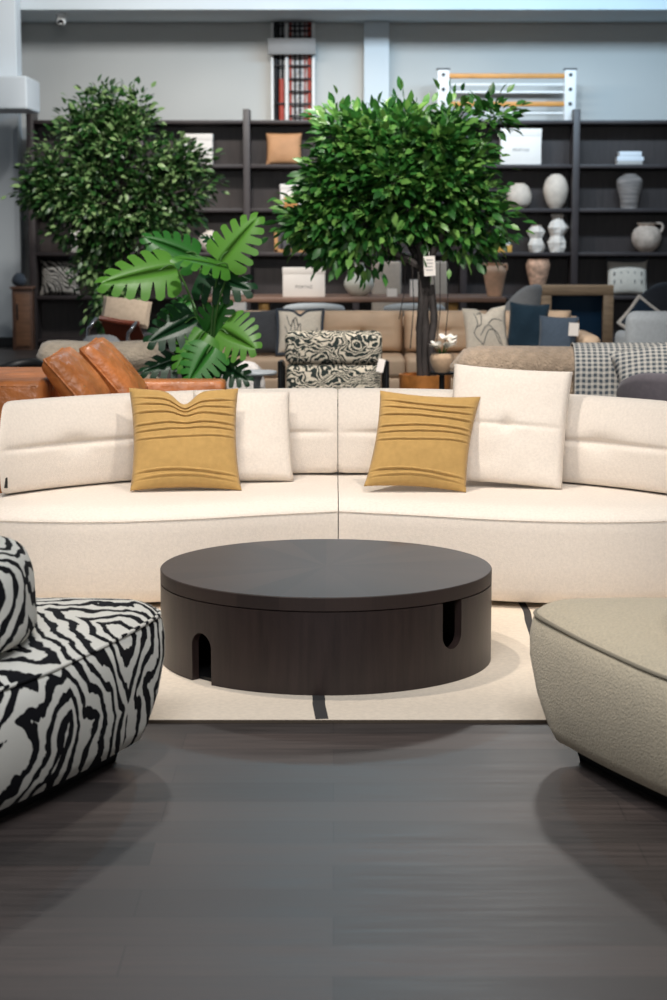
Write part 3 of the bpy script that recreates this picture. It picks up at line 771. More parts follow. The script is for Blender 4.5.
for k in range(7):
    a = at(405 + k * 7, 262, Yt - .05); b = at(404 + k * 7 + rnd.uniform(-6, 6), 318 + rnd.uniform(0, 45), Yt - .06)
    tube(bt, [a, a.lerp(b, .5) + Vector((.02, 0, 0)), b], .0035, 4)
for v in bl.verts: v.co -= t.location
for v in bt.verts: v.co -= t.location
raw('foliage', bl, leaf_mat('ficus leaves', (28, 74, 30), (62, 122, 50), (126, 168, 84)), t)
fin('branches', bt, M_bark, t)
bm = bmn(); c = at(429.5, 266, Yt - .16); box(bm, c, (.085, .003, .145), (0, R(-3), 0)); tg = fin('price_tag', bm, M_card, t, False, world=True)
bm = bmn(); tube(bm, [c + Vector((0, 0, .07)), c + Vector((-.03, .1, .2))], .002, 5); fin('string', bm, M_white, tg, world=True)
bm = bmn()
for k in range(4): box(bm, c + Vector((0, -.003, .045 - .025 * k)), (.05, .001, .006))
fin('printed_lines', bm, mat('faint ink', (150, 148, 150), var=0), tg, False, world=True)

# left ficus
Yl = 20.3
p = at(128, 370, Yl)
t = thing('potted_tree', 'dark variegated ficus tree before the left shelving', 'tree', (p.x, Yl, 0))
bm = bmn(); lathe(bm, [(.19, 0), (.22, .03), (.25, .38), (.26, .42), (.23, .42), (.22, .38), (.02, .36)], seg=32); fin('pot', bm, M_charc, t)
bm = bmn(); tube(bm, catmull([at(128, 362, Yl), at(132, 320, Yl), at(126, 270, Yl), at(130, 215, Yl)], 6), [.065 - .0016 * k for k in range(19)], 12); fin('trunk', bm, M_bark, t, world=True)
bl = bmn(); bt = bmn(); rnd = random.Random(5)
hub = at(130, 220, Yl)
for (ex, ey, dy) in ((80, 150, -.1), (160, 150, .1), (185, 190, -.2), (105, 120, .1), (60, 200, .1)):
    e = at(ex, ey, Yl + dy); tube(bt, catmull([hub, hub.lerp(e, .5) + Vector((0, 0, .06)), e], 5), [.03 - .0022 * k for k in range(11)], 7)
blobs = [(97, 105, 26, 16), (72, 178, 38, 40), (125, 160, 48, 42), (182, 185, 26, 40), (100, 212, 60, 34), (45, 188, 18, 24), (98, 262, 18, 40), (150, 218, 44, 28), (112, 302, 24, 28), (165, 258, 20, 22), (142, 108, 12, 16), (98, 125, 36, 18)]
canopy(bl, bt, Yl, blobs, 230, 50, .088, rnd, at(125, 210, Yl), spread=.21)
for v in bl.verts: v.co -= t.location
for v in bt.verts: v.co -= t.location
raw('foliage', bl, leaf_mat('variegated leaves', (20, 46, 20), (46, 92, 38), (140, 168, 112)), t)
fin('branches', bt, M_bark, t)

# monstera
Yn = 12.15
p = at(208, 390, Yn)
t = thing('monstera_plant', 'monstera plant with big split leaves behind the gold pillow', 'plant', (p.x, Yn, 0))
bm = bmn(); lathe(bm, [(.14, 0), (.16, .02), (.19, .40), (.2, .44), (.17, .44), (.165, .40), (.02, .38)], seg=36); fin('pot', bm, M_cer, t)
def monstera_leaf(bm, base, tip, nrm, wf=.95, nl=6):
    d = tip - base; L = d.length; y = d.normalized(); x = y.cross(nrm).normalized(); z = x.cross(y)
    m = Matrix((x, y, z)).transposed()
    def wid(s):    # half width of the heart outline along the midrib
        return wf * .64 * L * (math.sin(PI * min(1, max(0, (s * .92 + .075))) ** .52)) ** .7
    def pt(s, f):
        hw = wid(s); xx = f * hw
        yy = s * L + abs(f) * (.20 * L) - (.20 * L * abs(f) * (1 - s) ** 2.2)
        zz = .05 * L * abs(f) - .13 * L * f * f - .10 * L * s * s
        return base + m @ Vector((xx, yy, zz))
    K = nl * 4
    for sd in (-1, 1):
        for i in range(K):
            s0, s1 = i / K, (i + 1) / K
            put(bm, [pt(s0, 0), pt(s1, 0), pt(s1, sd * .24), pt(s0, sd * .24)], [(0, 1, 2, 3)])
            put(bm, [pt(s0, sd * .24), pt(s1, sd * .24), pt(s1, sd * .40), pt(s0, sd * .40)], [(0, 1, 2, 3)])
        for q in range(nl):
            a, b = q / nl, (q + 1) / nl
            gap = .2 / nl if q > 0 else 0
            rows = []
            for f, sh in ((.40, .15), (.60, .6), (.82, .9), (1.0, 1.5)):
                row = []
                for k in range(5):
                    s = a + gap * min(1, sh) + (b - a - 2 * gap * min(1, sh)) * k / 4
                    ff = f
                    if f == 1.0: ff = (.93, 1.0, 1.02, 1.0, .93)[k]
                    row.append(pt(s, sd * ff))
                rows.append(row)
            for i in range(3):
                for k in range(4):
                    put(bm, [rows[i][k], rows[i][k + 1], rows[i + 1][k + 1], rows[i + 1][k]], [(0, 1, 2, 3)])
    bmesh.ops.remove_doubles(bm, verts=bm.verts, dist=2e-4)
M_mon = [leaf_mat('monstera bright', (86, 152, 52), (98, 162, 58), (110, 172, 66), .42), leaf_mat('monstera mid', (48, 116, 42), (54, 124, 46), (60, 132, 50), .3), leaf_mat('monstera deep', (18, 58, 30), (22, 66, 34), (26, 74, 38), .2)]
M_stem = mat('monstera stalk', (74, 118, 52), rough=.5, var=.1)
UPF = Vector((0, -.75, .65)).normalized(); UPR = Vector((.3, -.85, .4)).normalized(); UPL = Vector((-.2, -.7, .7)).normalized()
# base px, tip px, depth base, depth tip, normal, width, mat
LV = [((176, 268), (107, 278), -.10, -.25, Vector((0, -.8, .6)), .70, 0),
      ((198, 258), (150, 236), .10, .05, Vector((.1, -.8, .6)), .72, 1),
      ((220, 262), (253, 219), -.05, -.05, Vector((-.25, -.9, .3)), .80, 0),
      ((228, 268), (180, 254), -.15, -.3, Vector((0, -.5, .85)), .62, 0),
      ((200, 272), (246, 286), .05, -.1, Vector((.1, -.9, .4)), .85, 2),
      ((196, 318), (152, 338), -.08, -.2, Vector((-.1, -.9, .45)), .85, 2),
      ((206, 338), (224, 304), .0, -.05, Vector((0, -.95, .3)), .95, 1),
      ((220, 330), (252, 346), -.12, -.25, Vector((.25, -.95, .2)), 1.15, 0),
      ((205, 332), (178, 364), -.15, -.25, Vector((-.1, -.9, .5)), .80, 0),
      ((212, 346), (190, 378), -.2, -.3, Vector((0, -.9, .4)), .95, 1),
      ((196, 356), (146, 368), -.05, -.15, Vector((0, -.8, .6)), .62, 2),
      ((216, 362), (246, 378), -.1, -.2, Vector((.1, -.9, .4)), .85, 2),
      ((192, 300), (160, 312), .15, .12, Vector((0, -.7, .7)), .6, 1),
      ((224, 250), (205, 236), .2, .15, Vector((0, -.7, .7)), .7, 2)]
for (b, tp, db, dt, nr, wf, mi) in LV:
    B = at(b[0], b[1], Yn + db); T = at(tp[0], tp[1], Yn + dt)
    bm = bmn(); monstera_leaf(bm, B, T, nr, wf)
    for v in bm.verts: v.co -= t.location
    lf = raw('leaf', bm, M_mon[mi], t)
    bs0 = at(208 + (b[0] - 208) * .12, 388, Yn) - Vector((0, 0, .06)); md = at(208 + (b[0] - 208) * .35, (b[1] + 388) / 2 - 8, Yn + db * .4)
    b2 = bmn(); tube(b2, catmull([bs0, md, B, B.lerp(T, .25)], 5), [.009 - .00035 * k for k in range(16)], 7); fin('stalk', b2, M_stem, lf, world=True)

# ------------------------------------------------------------------ LEFT MIDDLE SEATING
# tan leather sofa facing right: back block at the left, cushions leaning on it, low far arm
xA, xB = at(-30, 380, 10.1).x, at(226, 384, 11.05).x
t = thing('leather_sofa', 'tan leather sofa with two leaning cushions behind the white sofa', 'sofa', (xA + .5, 10.5, 0))
bm = bmn(); b3(bm, xA, xB - .04, 9.97, 10.94, .08, .32, .03, 3); fin('base', bm, M_leather, t, world=True)
bm = bmn(); b3(bm, xA + .36, xB, 10.95, 11.15, .1, at(180, 381, 10.95).z, .03, 3); fin('arm', bm, M_leather, t, world=True)
zbk = at(20, 381, 9.95).z
bm = bmn(); b3(bm, xA - .1, at(44, 380, 10).x, 9.95, 10.94, .1, zbk, .04, 4); bk = fin('back', bm, M_leather, t, world=True)
bm = bmn(); tube(bm, [(xA - .06, 9.955, zbk - .028), (at(43, 380, 10).x - .03, 9.955, zbk - .028)], .006, 6); fin('welt', bm, M_leather, bk, world=True)
for k in range(2):
    bm = bmn(); b3(bm, at(46, 380, 10).x, xB - .05, 9.98 + k * .48, 9.98 + k * .48 + .475, .322, .47, .05, 4); fin('seat_cushion', bm, M_leather, t, world=True)
for sx in (xA + .1, xB - .15):
    for sy in (10.05, 10.85):
        bm = bmn(); tube(bm, [(sx, sy, 0), (sx, sy, .085)], .025, 10); fin('leg', bm, M_black, t, world=True)
def lcush(p0, p1, Yq, w_, thick, yw):
    """leaning cushion: upper edge seen at p0, lower edge at p1"""
    a = at(p0[0], p0[1], Yq); b = at(p1[0], p1[1], Yq); L_ = (a - b).length
    bm = pillow_bm(w_, L_, thick, n=22, pinch=.03, power=.2)
    up = (a - b).normalized(); ax = Matrix.Rotation(yw, 3, 'Z') @ Vector((0, 1, 0)); ax = (ax - up * ax.dot(up)).normalized(); nn = up.cross(ax)
    m_ = Matrix((ax, nn, up)).transposed(); c = b + ax * w_ / 2
    for v in bm.verts: v.co = m_ @ v.co + c
    o = fin('back_cushion', bm, M_leather, t, ang=80, world=True)
    e = bmn(); pts = []
    for q in range(80):
        s_, k = divmod(q, 20); u = -1 + k / 10
        uu, vv = ((u, -1), (1, u), (-u, 1), (-1, -u))[s_]
        pts.append(m_ @ Vector((w_ / 2 * uu * (1 - .03 * (1 - vv * vv)), 0, L_ / 2 * vv * (1 - .03 * (1 - uu * uu)) + L_ / 2)) + c)
    tube(e, pts, .007, 6, True); fin('welt', e, M_leather, o, world=True)
lcush((44, 360), (92, 415), 10.02, .44, .17, R(-8))
lcush((80, 349), (132, 408), 10.50, .44, .16, R(-8))

# black curved armrest chair at left edge
t = thing('lounge_chair', 'black curved armrest of a chair behind the tan leather sofa', 'chair', (at(5, 370, 12.3).x, 12.3, 0))
arc = catmull([at(-30, 380, 12.3), at(0, 370, 12.2), at(20, 364, 12.2), at(38, 364, 12.3), at(46, 372, 12.5)], 6)
bm = bmn(); tube(bm, arc, .03, 10); fin('arm_rail', bm, M_black, t, world=True)
for px in (-25, 38):
    e = at(px, 372 if px < 0 else 366, 12.3)
    bm = bmn(); tube(bm, [e, (e.x, e.y, 0)], .018, 8); fin('leg', bm, M_black, t, world=True)
e = at(-30, 380, 12.3); f = at(38, 380, 12.3)
bm = bmn(); b3(bm, e.x, f.x - .02, 12.2, 12.65, .36, .44, .03, 3); fin('seat', bm, M_black, t, world=True)

# plush beige chair (rolled)
Yp = 13.3
x0, x1 = at(36, 352, Yp).x, at(166, 352, Yp).x
t = thing('lounge_chair', 'oatmeal plush lounge chair with rolled back behind the leather cushions', 'chair', ((x0 + x1) / 2, Yp, 0))
def roll(bm, x0, x1, y, z, ry, rz_, seg=24, wv=0):
    rows = []
    n = 20
    for k in range(n + 1):
        f = k / n; e = min(f, 1 - f) * 2
        s = (1 - (1 - min(1, e / .22)) ** 2) ** .5 if e < .22 else 1
        s = max(.05, s)
        rows.append([(x0 + (x1 - x0) * f, y + ry * s * math.cos(2 * PI * j / seg), z + rz_ * s * math.sin(2 * PI * j / seg) + wv * math.sin(f * 9)) for j in range(seg)])
    grid(bm, rows)
ztop = at(90, 341, Yp).z
bm = bmn(); roll(bm, x0, x1, Yp, ztop - .105, .16, .105, wv=.006); fin('back_roll', bm, M_plush, t, world=True, ang=80)
bm = bmn(); roll(bm, x0 + .03, x1 - .02, Yp + .02, ztop - .31, .17, .11); fin('back_roll', bm, M_plush, t, world=True, ang=80)
bm = bmn(); b3(bm, x0 + .05, x1 - .05, Yp - .1, Yp + .65, .05, .40, .1, 5); fin('seat', bm, M_plush, t, world=True)

# brown leather sling chair with chrome tubes
Ys = 15.8
cx = at(125, 330, Ys).x
t = thing('lounge_chair', 'chestnut leather sling chair with chrome tubes and beige headrest', 'chair', (cx, Ys, 0), R(0))
q = lambda px, py, dy=0: at(px, py, Ys + dy)
bm = bmn()
rows = []
for k in range(7):
    f = k / 6; a = q(100, 318).lerp(q(112, 352, .3), f); b = q(138, 324).lerp(q(152, 356, .3), f)
    rows.append([a + Vector((0, .0, 0)), a.lerp(b, .5) + Vector((0, .03, -.01)), b, b + Vector((0, .02, .0)), a.lerp(b, .5) + Vector((0, .05, -.01)), a + Vector((0, .02, 0))])
grid(bm, rows); fin('sling_back', bm, M_leather_brown, t, world=True)
a, b = q(99, 318, -.01), q(139, 324, -.01)
bm = bmn(); tube(bm, [a, a.lerp(b, .5) + Vector((0, .03, -.01)), b], .022, 8); fin('sling_hem', bm, M_leather_brown, t, world=True)
bm = bmn(); b3(bm, q(106, 350).x, q(160, 350).x, Ys + .25, Ys + .9, .36, .40, .015); fin('sling_seat', bm, M_leather_brown, t, world=True)
bm = pillow_bm(.40, .24, .15, n=14, pinch=.02, power=.25)
for v in bm.verts: v.co = Matrix.Rotation(R(7), 3, 'Y') @ Matrix.Rotation(R(-25), 3, 'X') @ v.co + q(124, 326, .1)
fin('headrest', bm, fabric('beige fabric', (186, 168, 148)), t, world=True)
for px, py in ((97, 318), (137, 322)):
    pts = [q(px, py, -.02), q(px - 6, py + 8, -.04), q(px - 9, py + 20, -.02), (q(px - 9, 340).x, Ys - .02, .02), (q(px - 9, 340).x, Ys + .7, .02)]
    bm = bmn(); tube(bm, catmull(pts, 6), .016, 10); fin('chrome_tube', bm, M_chrome, t, world=True)
bm = bmn(); tube(bm, [(q(88, 340).x, Ys + .7, .02), (q(128, 340).x, Ys + .7, .02)], .015, 8); fin('chrome_tube', bm, M_chrome, t, world=True)
p = at(101, 336, 15.3)
t = thing('pouf', 'grey round pouf beside the chestnut sling chair', 'pouf', (p.x, 15.3, 0))
bm = bmn(); lathe(bm, smooth_prof([(.12, 0), (.2, .08), (.22, .3), (.19, .55), (.12, .68), (.01, .70)]), seg=28); fin('body', bm, M_grey, t)
bm = bmn(); lathe(bm, [(.224, .28), (.228, .3), (.224, .32)], seg=28, cap0=False, cap1=False); fin('welt', bm, M_charc, t)

# ------------------------------------------------------------------ RIGHT MIDDLE SEATING
Yu = 12.6
x0, x1 = at(450, 355, Yu).x, at(720, 355, Yu).x
t = thing('plush_sofa', 'beige fur sofa back behind the right white cushions', 'sofa', ((x0 + x1) / 2, Yu, 0))
ztop = at(510, 346, Yu).z
bm = bmn(); roll(bm, x0, x1, Yu, ztop - .13, .15, .13, wv=.003); fin('back_roll', bm, M_fur, t, world=True, ang=80)
bm = bmn(); b3(bm, x0 + .03, x1 - .03, Yu - .11, Yu + .12, .06, ztop - .13, .08, 5); fin('back', bm, M_fur, t, world=True)
bm = bmn(); b3(bm, x0 + .03, x1 - .03, Yu + .1, Yu + .9, .06, .42, .08, 5); fin('seat', bm, M_fur, t, world=True)
# gingham throw
M_ging = gingham('gingham wool', (88, 98, 106), (230, 224, 214), .037)
xa, xb = at(572, 350, Yu).x, at(668, 350, Yu).x
rows = []
for k in range(25):
    x = xa + (xb - xa) * k / 24; row = []
    prof = [(-.172, .30), (-.172, .45), (-.172, ztop - .2), (-.17, ztop - .13)] + [(-.165 * math.cos(a), ztop - .13 + .148 * math.sin(a)) for a in [R(15 * j) for j in range(1, 13)]] + [(.165, ztop - .3)]
    rp = [(y * .93, z - .01) for y, z in prof[::-1]]
    for i_, (y, z) in enumerate(prof + rp):
        wv = -.006 * abs(math.sin(k * .9)) if z < ztop - .1 and y < 0 else 0
        row.append((x, Yu + y + wv, z + .004))
    rows.append(row)
bm = bmn(); grid(bm, rows, True, False, False); N_ = len(rows[0])
for r_ in (rows[0], rows[-1]):
    put(bm, r_, [(i, i + 1, N_ - 2 - i, N_ - 1 - i) for i in range(N_ // 2 - 1)])
o = fin('throw_blanket', bm, M_ging, ang=60); tag(o, 'black and white checked throw draped over the beige fur sofa', 'throw')
# gingham pillow, leaning on front of the throw
pl = pillow('black and white checked pillow leaning before the checked throw', (at(664, 398, 12.1).x, 12.12, .40), .52, .40, .16, M_ging, lean=R(18), roll=R(-12))
# stand-in bench the pillow rests on: grey chair in front
t = tub_chair('lounge_chair', 'grey-mauve tub chair back behind the white sofa at the right', (at(672, 380, 11.2).x + .14, 11.25, 0), R(0), fabric('mauve grey fabric', (112, 106, 112)), .34, at(660, 374, 10.85).z, .42, .09)
# bench carrying pillow
t = thing('bench', 'low dark bench in front of the beige fur sofa', 'bench', (at(664, 398, 12.2).x, 12.10, 0))
bm = bmn(); b3(bm, -.35, .35, -.2, .2, .33, .3995, .02, 3); fin('seat', bm, M_charc, t)
for sx in (-1, 1):
    for sy in (-1, 1):
        bm = bmn(); tube(bm, [(sx * .3, sy * .15, 0), (sx * .3, sy * .15, .335)], .018, 8); fin('leg', bm, M_blackmetal, t)

# pale grey armchair right edge with trimmed dark pillow
Yg = 17.4
x0 = at(628, 330, Yg).x
t = thing('armchair', 'pale blue-grey armchair at the right edge behind the checked throw', 'armchair', (x0, Yg, 0))
ztop = at(660, 311, Yg).z
bm = bmn(); box(bm, (.4, 0, (ztop + .35) / 2), (.85, .2, ztop - .35), (R(6), 0, 0), .09, 5); fin('backrest', bm, M_ltgrey, t)
bm = bmn(); b3(bm, .0, .8, .1, .75, .12, .42, .07, 4); fin('seat', bm, M_ltgrey, t)
for s in (0.0, .72):
    bm = bmn(); b3(bm, s - .02, s + .1, .05, .7, .12, .58, .05, 4); fin('arm', bm, M_ltgrey, t)
for sx in (.08, .72):
    for sy in (.0, .66):
        bm = bmn(); tube(bm, [(sx, sy, 0), (sx, sy, .13)], .018, 8); fin('leg', bm, M_blackmetal, t)
pq = at(626, 342, 18.6)
t2 = thing('ottoman', 'dark ottoman beside the pale blue-grey armchair', 'ottoman', (pq.x, 18.65, 0))
bm = bmn(); b3(bm, -.28, .28, -.25, .25, .06, .4, .05, 4); fin('seat', bm, M_slate, t2)
for sx in (-1, 1):
    for sy in (-1, 1):
        bm = bmn(); tube(bm, [(sx * .22, sy * .2, 0), (sx * .22, sy * .2, .07)], .02, 8); fin('leg', bm, M_blackmetal, t2)
pillow('dark navy pillow with pale braided trim beside the pale grey armchair', (at(632, 340, 18.6).x, 18.6, .4005), .33, .33, .12, fabric('navy fabric', (28, 44, 60)), lean=R(14), roll=R(38), trim=(fabric('pale braid', (206, 200, 192), bump=1, bscale=60), .02))

# ------------------------------------------------------------------ RUG
M_rug = mat('cream wool rug', (228, 214, 196), rough=.95, var=.06, vscale=60, bump=.5, bscale=180, spec=.1)
t = thing('rug', 'cream area rug with thin dark lines under the coffee table', 'rug', (0, 7.6, 0))
bm = bmn(); b3(bm, -1.75, 1.75, 6.07, 9.2, 0, .012, .004); fin('pile', bm, M_rug, t, world=True)
M_rl = mat('charcoal wool', (58, 56, 56), rough=.95, var=.1)
def rug_line(pts, w):
    bm = bmn(); P = catmull([(a, b, .0124) for a, b in pts], 8); rows = []
    for i, c in enumerate(P):
        d = (P[min(i + 1, len(P) - 1)] - P[max(i - 1, 0)]).normalized(); s = Vector((-d.y, d.x, 0)) * w / 2
        rows.append([c - s, c + s, c + s - Vector((0, 0, .004)), c - s - Vector((0, 0, .004))])
    grid(bm, rows); fin('woven_line', bm, M_rl, t, world=True)
def fl(px, py):
    a = R(0); d = at(px, py, 1.0); k = (CAMZ - .012) / (CAMZ - d.z); return (d.x * k, k)
rug_line([fl(322, 719), fl(319, 705), fl(316, 690), (-.15, 7.0), (-.25, 7.8), (-.2, 8.5)], .042)
rug_line([fl(535, 640), fl(529, 622), fl(525, 608), (.75, 8.2), (.5, 8.8)], .03)
bm = bmn(); b3(bm, -1.752, 1.752, 6.064, 6.07, 0.0005, .010); fin('edge_binding', bm, mat('rug binding', (78, 66, 54), rough=.9, var=.3, vscale=300), t, world=True)

# ------------------------------------------------------------------ COFFEE TABLE
TX, TY, TR = -.027, 6.985, .603
t = thing('coffee_table', 'round dark wood drum coffee table with arched cut-outs', 'coffee table', (TX, TY, .0128))
zlid = .284; ztop = .335
bm = bmn(); lathe(bm, [(TR - .003, zlid + .0025), (TR, zlid + .0045), (TR, ztop - .003), (TR - .003, ztop), (.3, ztop)], seg=128); lid = fin('tabletop', bm, None, t, ang=30)
def sunburst():
    q = NT('radial wenge veneer'); v = q.coord(); g = q.n('ShaderNodeTexGradient', gradient_type='RADIAL'); q.l(v, g.inputs[0])
    s = q.math('MULTIPLY', g.outputs['Fac'], 24.0); fr = q.math('FLOOR', s)
    wn = q.n('ShaderNodeTexWhiteNoise', noise_dimensions='1D'); q.l(fr, wn.inputs['W'])
    cb = q.n('ShaderNodeCombineXYZ'); q.l(q.math('MULTIPLY', g.outputs['Fac'], 160.0), cb.inputs[0])
    n = q.noise(cb.outputs[0], 3, 5)
    f = q.math('ADD', q.math('MULTIPLY', wn.outputs[0], .5), q.math('MULTIPLY', n.outputs[0], .5))
    q.l(q.ramp(f, [(.2, lin((44, 35, 33))), (.8, lin((58, 46, 42)))]), q.b.inputs['Base Color'])
    q.b.inputs['Roughness'].default_value = .5; q.b.inputs['Specular IOR Level'].default_value = .35; return q.m
lid.data.materials.append(sunburst())
# drum: tube with boolean arches
bm = bmn(); n = 128; rows = []
for r_, z in ((TR, 0), (TR, zlid), (TR - .03, zlid), (TR - .03, 0), (TR, 0)):
    rows.append([(r_ * math.cos(2 * PI * j / n), r_ * math.sin(2 * PI * j / n), z) for j in range(n)])
grid(bm, rows, True, False, False)
drum = fin('drum', bm, M_tabl, t, ang=30)
def cutter(ang, z0, z1, w, round_top):
    bm = bmn(); prof = []
    r_ = w / 2
    if round_top:
        prof = [(-r_, z0), (r_, z0)] + [(r_ * math.cos(R(a)), z1 - r_ + r_ * math.sin(R(a))) for a in range(0, 181, 12)]
    else:
        prof = [(r_, z1), (-r_, z1)] + [(-r_ * math.cos(R(a)), z0 + r_ - r_ * math.sin(R(a))) for a in range(0, 181, 12)]
    rows = [[(x, y, z) for x, z in prof] for y in (-TR - .1, -TR + .15)]
    grid(bm, rows)
    m_ = Matrix.Rotation(ang, 3, 'Z')
    for v in bm.verts: v.co = m_ @ v.co
    return fin('cutter', bm, None, t)
cuts = [cutter(R(-45.5), -.05, .175, .10, True), cutter(R(46.5), .118, zlid + .05, .10, False), cutter(R(180), -.05, .175, .10, True)]
for c in cuts:
    md = drum.modifiers.new('cut', 'BOOLEAN'); md.object = c; md.operation = 'DIFFERENCE'; md.solver = 'EXACT'
bpy.context.view_layer.update()
me = bpy.data.meshes.new_from_object(drum.evaluated_get(bpy.context.evaluated_depsgraph_get()))
drum.modifiers.clear(); drum.data = me; me.set_sharp_from_angle(angle=R(30))
for c in cuts: bpy.data.objects.remove(c)
bm = bmn(); lathe(bm, [(.02, 0.0), (TR - .035, 0.0), (TR - .035, .012), (.02, .012)], seg=64); fin('bottom_board', bm, M_black, t)
bm = bmn(); lathe(bm, [(TR - .02, zlid), (TR - .012, zlid + .0026)], seg=64); fin('shadow_gap', bm, M_black, t)

# ------------------------------------------------------------------ WHITE CURVED SOFA
ZS = .43
def sofa_module(s, label):
    t = thing('curved_sofa', label, 'sofa', (s * .75, 8.7, 0), 0, None)
    half = [(.002, 8.07), (.3, 7.97), (.62, 7.85), (.95, 7.78), (1.25, 7.79), (1.5, 7.87), (1.63, 8.03), (1.60, 8.22), (1.50, 8.42), (1.44, 8.68), (1.28, 9.0), (1.0, 9.28), (.55, 9.38), (.002, 9.42)]
    ol = [(s * q.x + .02, q.y) for q in catmull([(a, b, 0) for a, b in half], 8)]
    ends = ((0, 1), (0, -1))
    bm = bmn(); loft(bm, ol, [(.07, .034), (.035, .045), (.015, .10), (0, .2), (0, .33), (.0, .37), (.004, .3845)], ends); fin('base', bm, M_white_sofa, t, world=True, ang=60)
    bm = bmn(); loft(bm, ol, [(.004, .3847), (.004, .388), (.01, .396), (.028, .409), (.06, .420), (.085, .428), (.11, .4325)], ends, [(.85, .4355), (.6, .4362), (.3, .4364), (.02, .4365)]); st = fin('seat', bm, M_white_sofa, t, world=True, ang=60)
    bm = bmn(); tube(bm, [(x + 0, y, .3855) for x, y in ol], .0022, 6); fin('piping', bm, M_white_sofa, st, world=True)
    A0, A1 = R(.06), R(54.2)
    for k in range(2):
        a0 = A0 + (A1 - A0) * k / 2 + R(.05) * k; a1 = A0 + (A1 - A0) * (k + 1) / 2 - R(.05) * (1 - k)
        prof = [(.06, .4385), (-.0, .455), (-.02, .52), (-.024, .585), (-.024, .615), (-.022, .635), (-.02, .655), (-.016, .69), (.0, .74), (.03, .80), (.06, .824), (.10, .829), (.15, .815), (.175, .76), (.18, .6), (.17, .48), (.15, .445), (.11, .4385)]
        pr = catmull([(a, b, 0) for a, b in prof], 5, True)
        cr = sum(q.x for q in pr) / len(pr); cz = sum(q.y for q in pr) / len(pr)
        rows = []; n = 60
        for i in range(n + 1):
            f = i / n; e = min(f, 1 - f)
            sc_ = 1 if e > .045 else .93 + .07 * math.sqrt(max(0, 1 - (1 - e / .045) ** 2))
            u = (f - .5) * 2
            a = a0 + (a1 - a0) * f
            row = []
            for q in pr:
                r_ = cr + (q.x - cr) * sc_; z = cz + (q.y - cz) * (sc_ * .5 + .5)
                if q.x < .07:
                    v = (q.y - .635) / .19
                    r_ += .022 * math.exp(-((u / .2) ** 2 + (v / .22) ** 2)) + .018 * math.exp(-(v / .07) ** 2) * (1 - abs(u) ** 3)
                R0 = 1.752
                rr = R0 + r_
                xx = R0 * math.sin(a); row.append((.02 + s * xx, 7.095 + math.sqrt(rr * rr - xx * xx), z))
            rows.append(row)
        bm = bmn(); grid(bm, rows); bc = fin('back_cushion', bm, M_white_sofa, t, world=True, ang=70)
        if s < 0 and k == 1:
            a = a1 - R(.9); rr = 1.722
            bm = bmn(); box(bm, (s * rr * math.sin(a) + .0, 7.095 + rr * math.cos(a) - .004, .50), (.012, .008, .045), (0, 0, R(50) * -s)); fin('brand_label', bm, M_black, bc, False, world=True)
    for x, y in ((.2, 8.25), (.98, 7.98), (1.35, 8.35), (.2, 9.3), (1.05, 9.1)):
        bm = bmn(); lathe(bm, [(.02, .0129), (.026, .02), (.03, .06)], (s * x, y, 0), 16); fin('foot', bm, M_black, t, world=True)
    return t
sofa_module(-1, 'left half of the white curved sofa behind the coffee table')
sofa_module(1, 'right half of the white curved sofa behind the coffee table')

def on_seat(px, Y): return Vector((at(px, 485, Y).x, Y, .4365))
pillow('mustard pleated pillow on the left half of the white sofa', on_seat(186, 8.30), .48, .475, .16, M_gold, lean=R(26), roll=R(1), yaw=R(8), dent=.13, pleat=.007, n=36, nv=220, pinch=.075)
pillow('mustard pleated pillow leaning on the white cushion of the right half', on_seat(415, 8.27), .44, .445, .14, M_gold, lean=R(26), roll=R(4), yaw=R(2), shear=.11, dent=.0, pleat=.007, n=36, nv=220, pinch=.075)
pillow('white loose cushion half behind the left mustard pillow', on_seat(245, 8.58), .44, .42, .15, M_white_sofa, lean=R(18), roll=R(1), yaw=R(12), n=28, pinch=.03, power=.3)
pillow('large white tufted cushion on the right half of the white sofa', on_seat(502, 8.42), .525, .52, .14, M_white_sofa, lean=R(14), roll=R(3), yaw=R(-12), n=40, nv=90, pinch=.03, power=.28, tuft=.022)

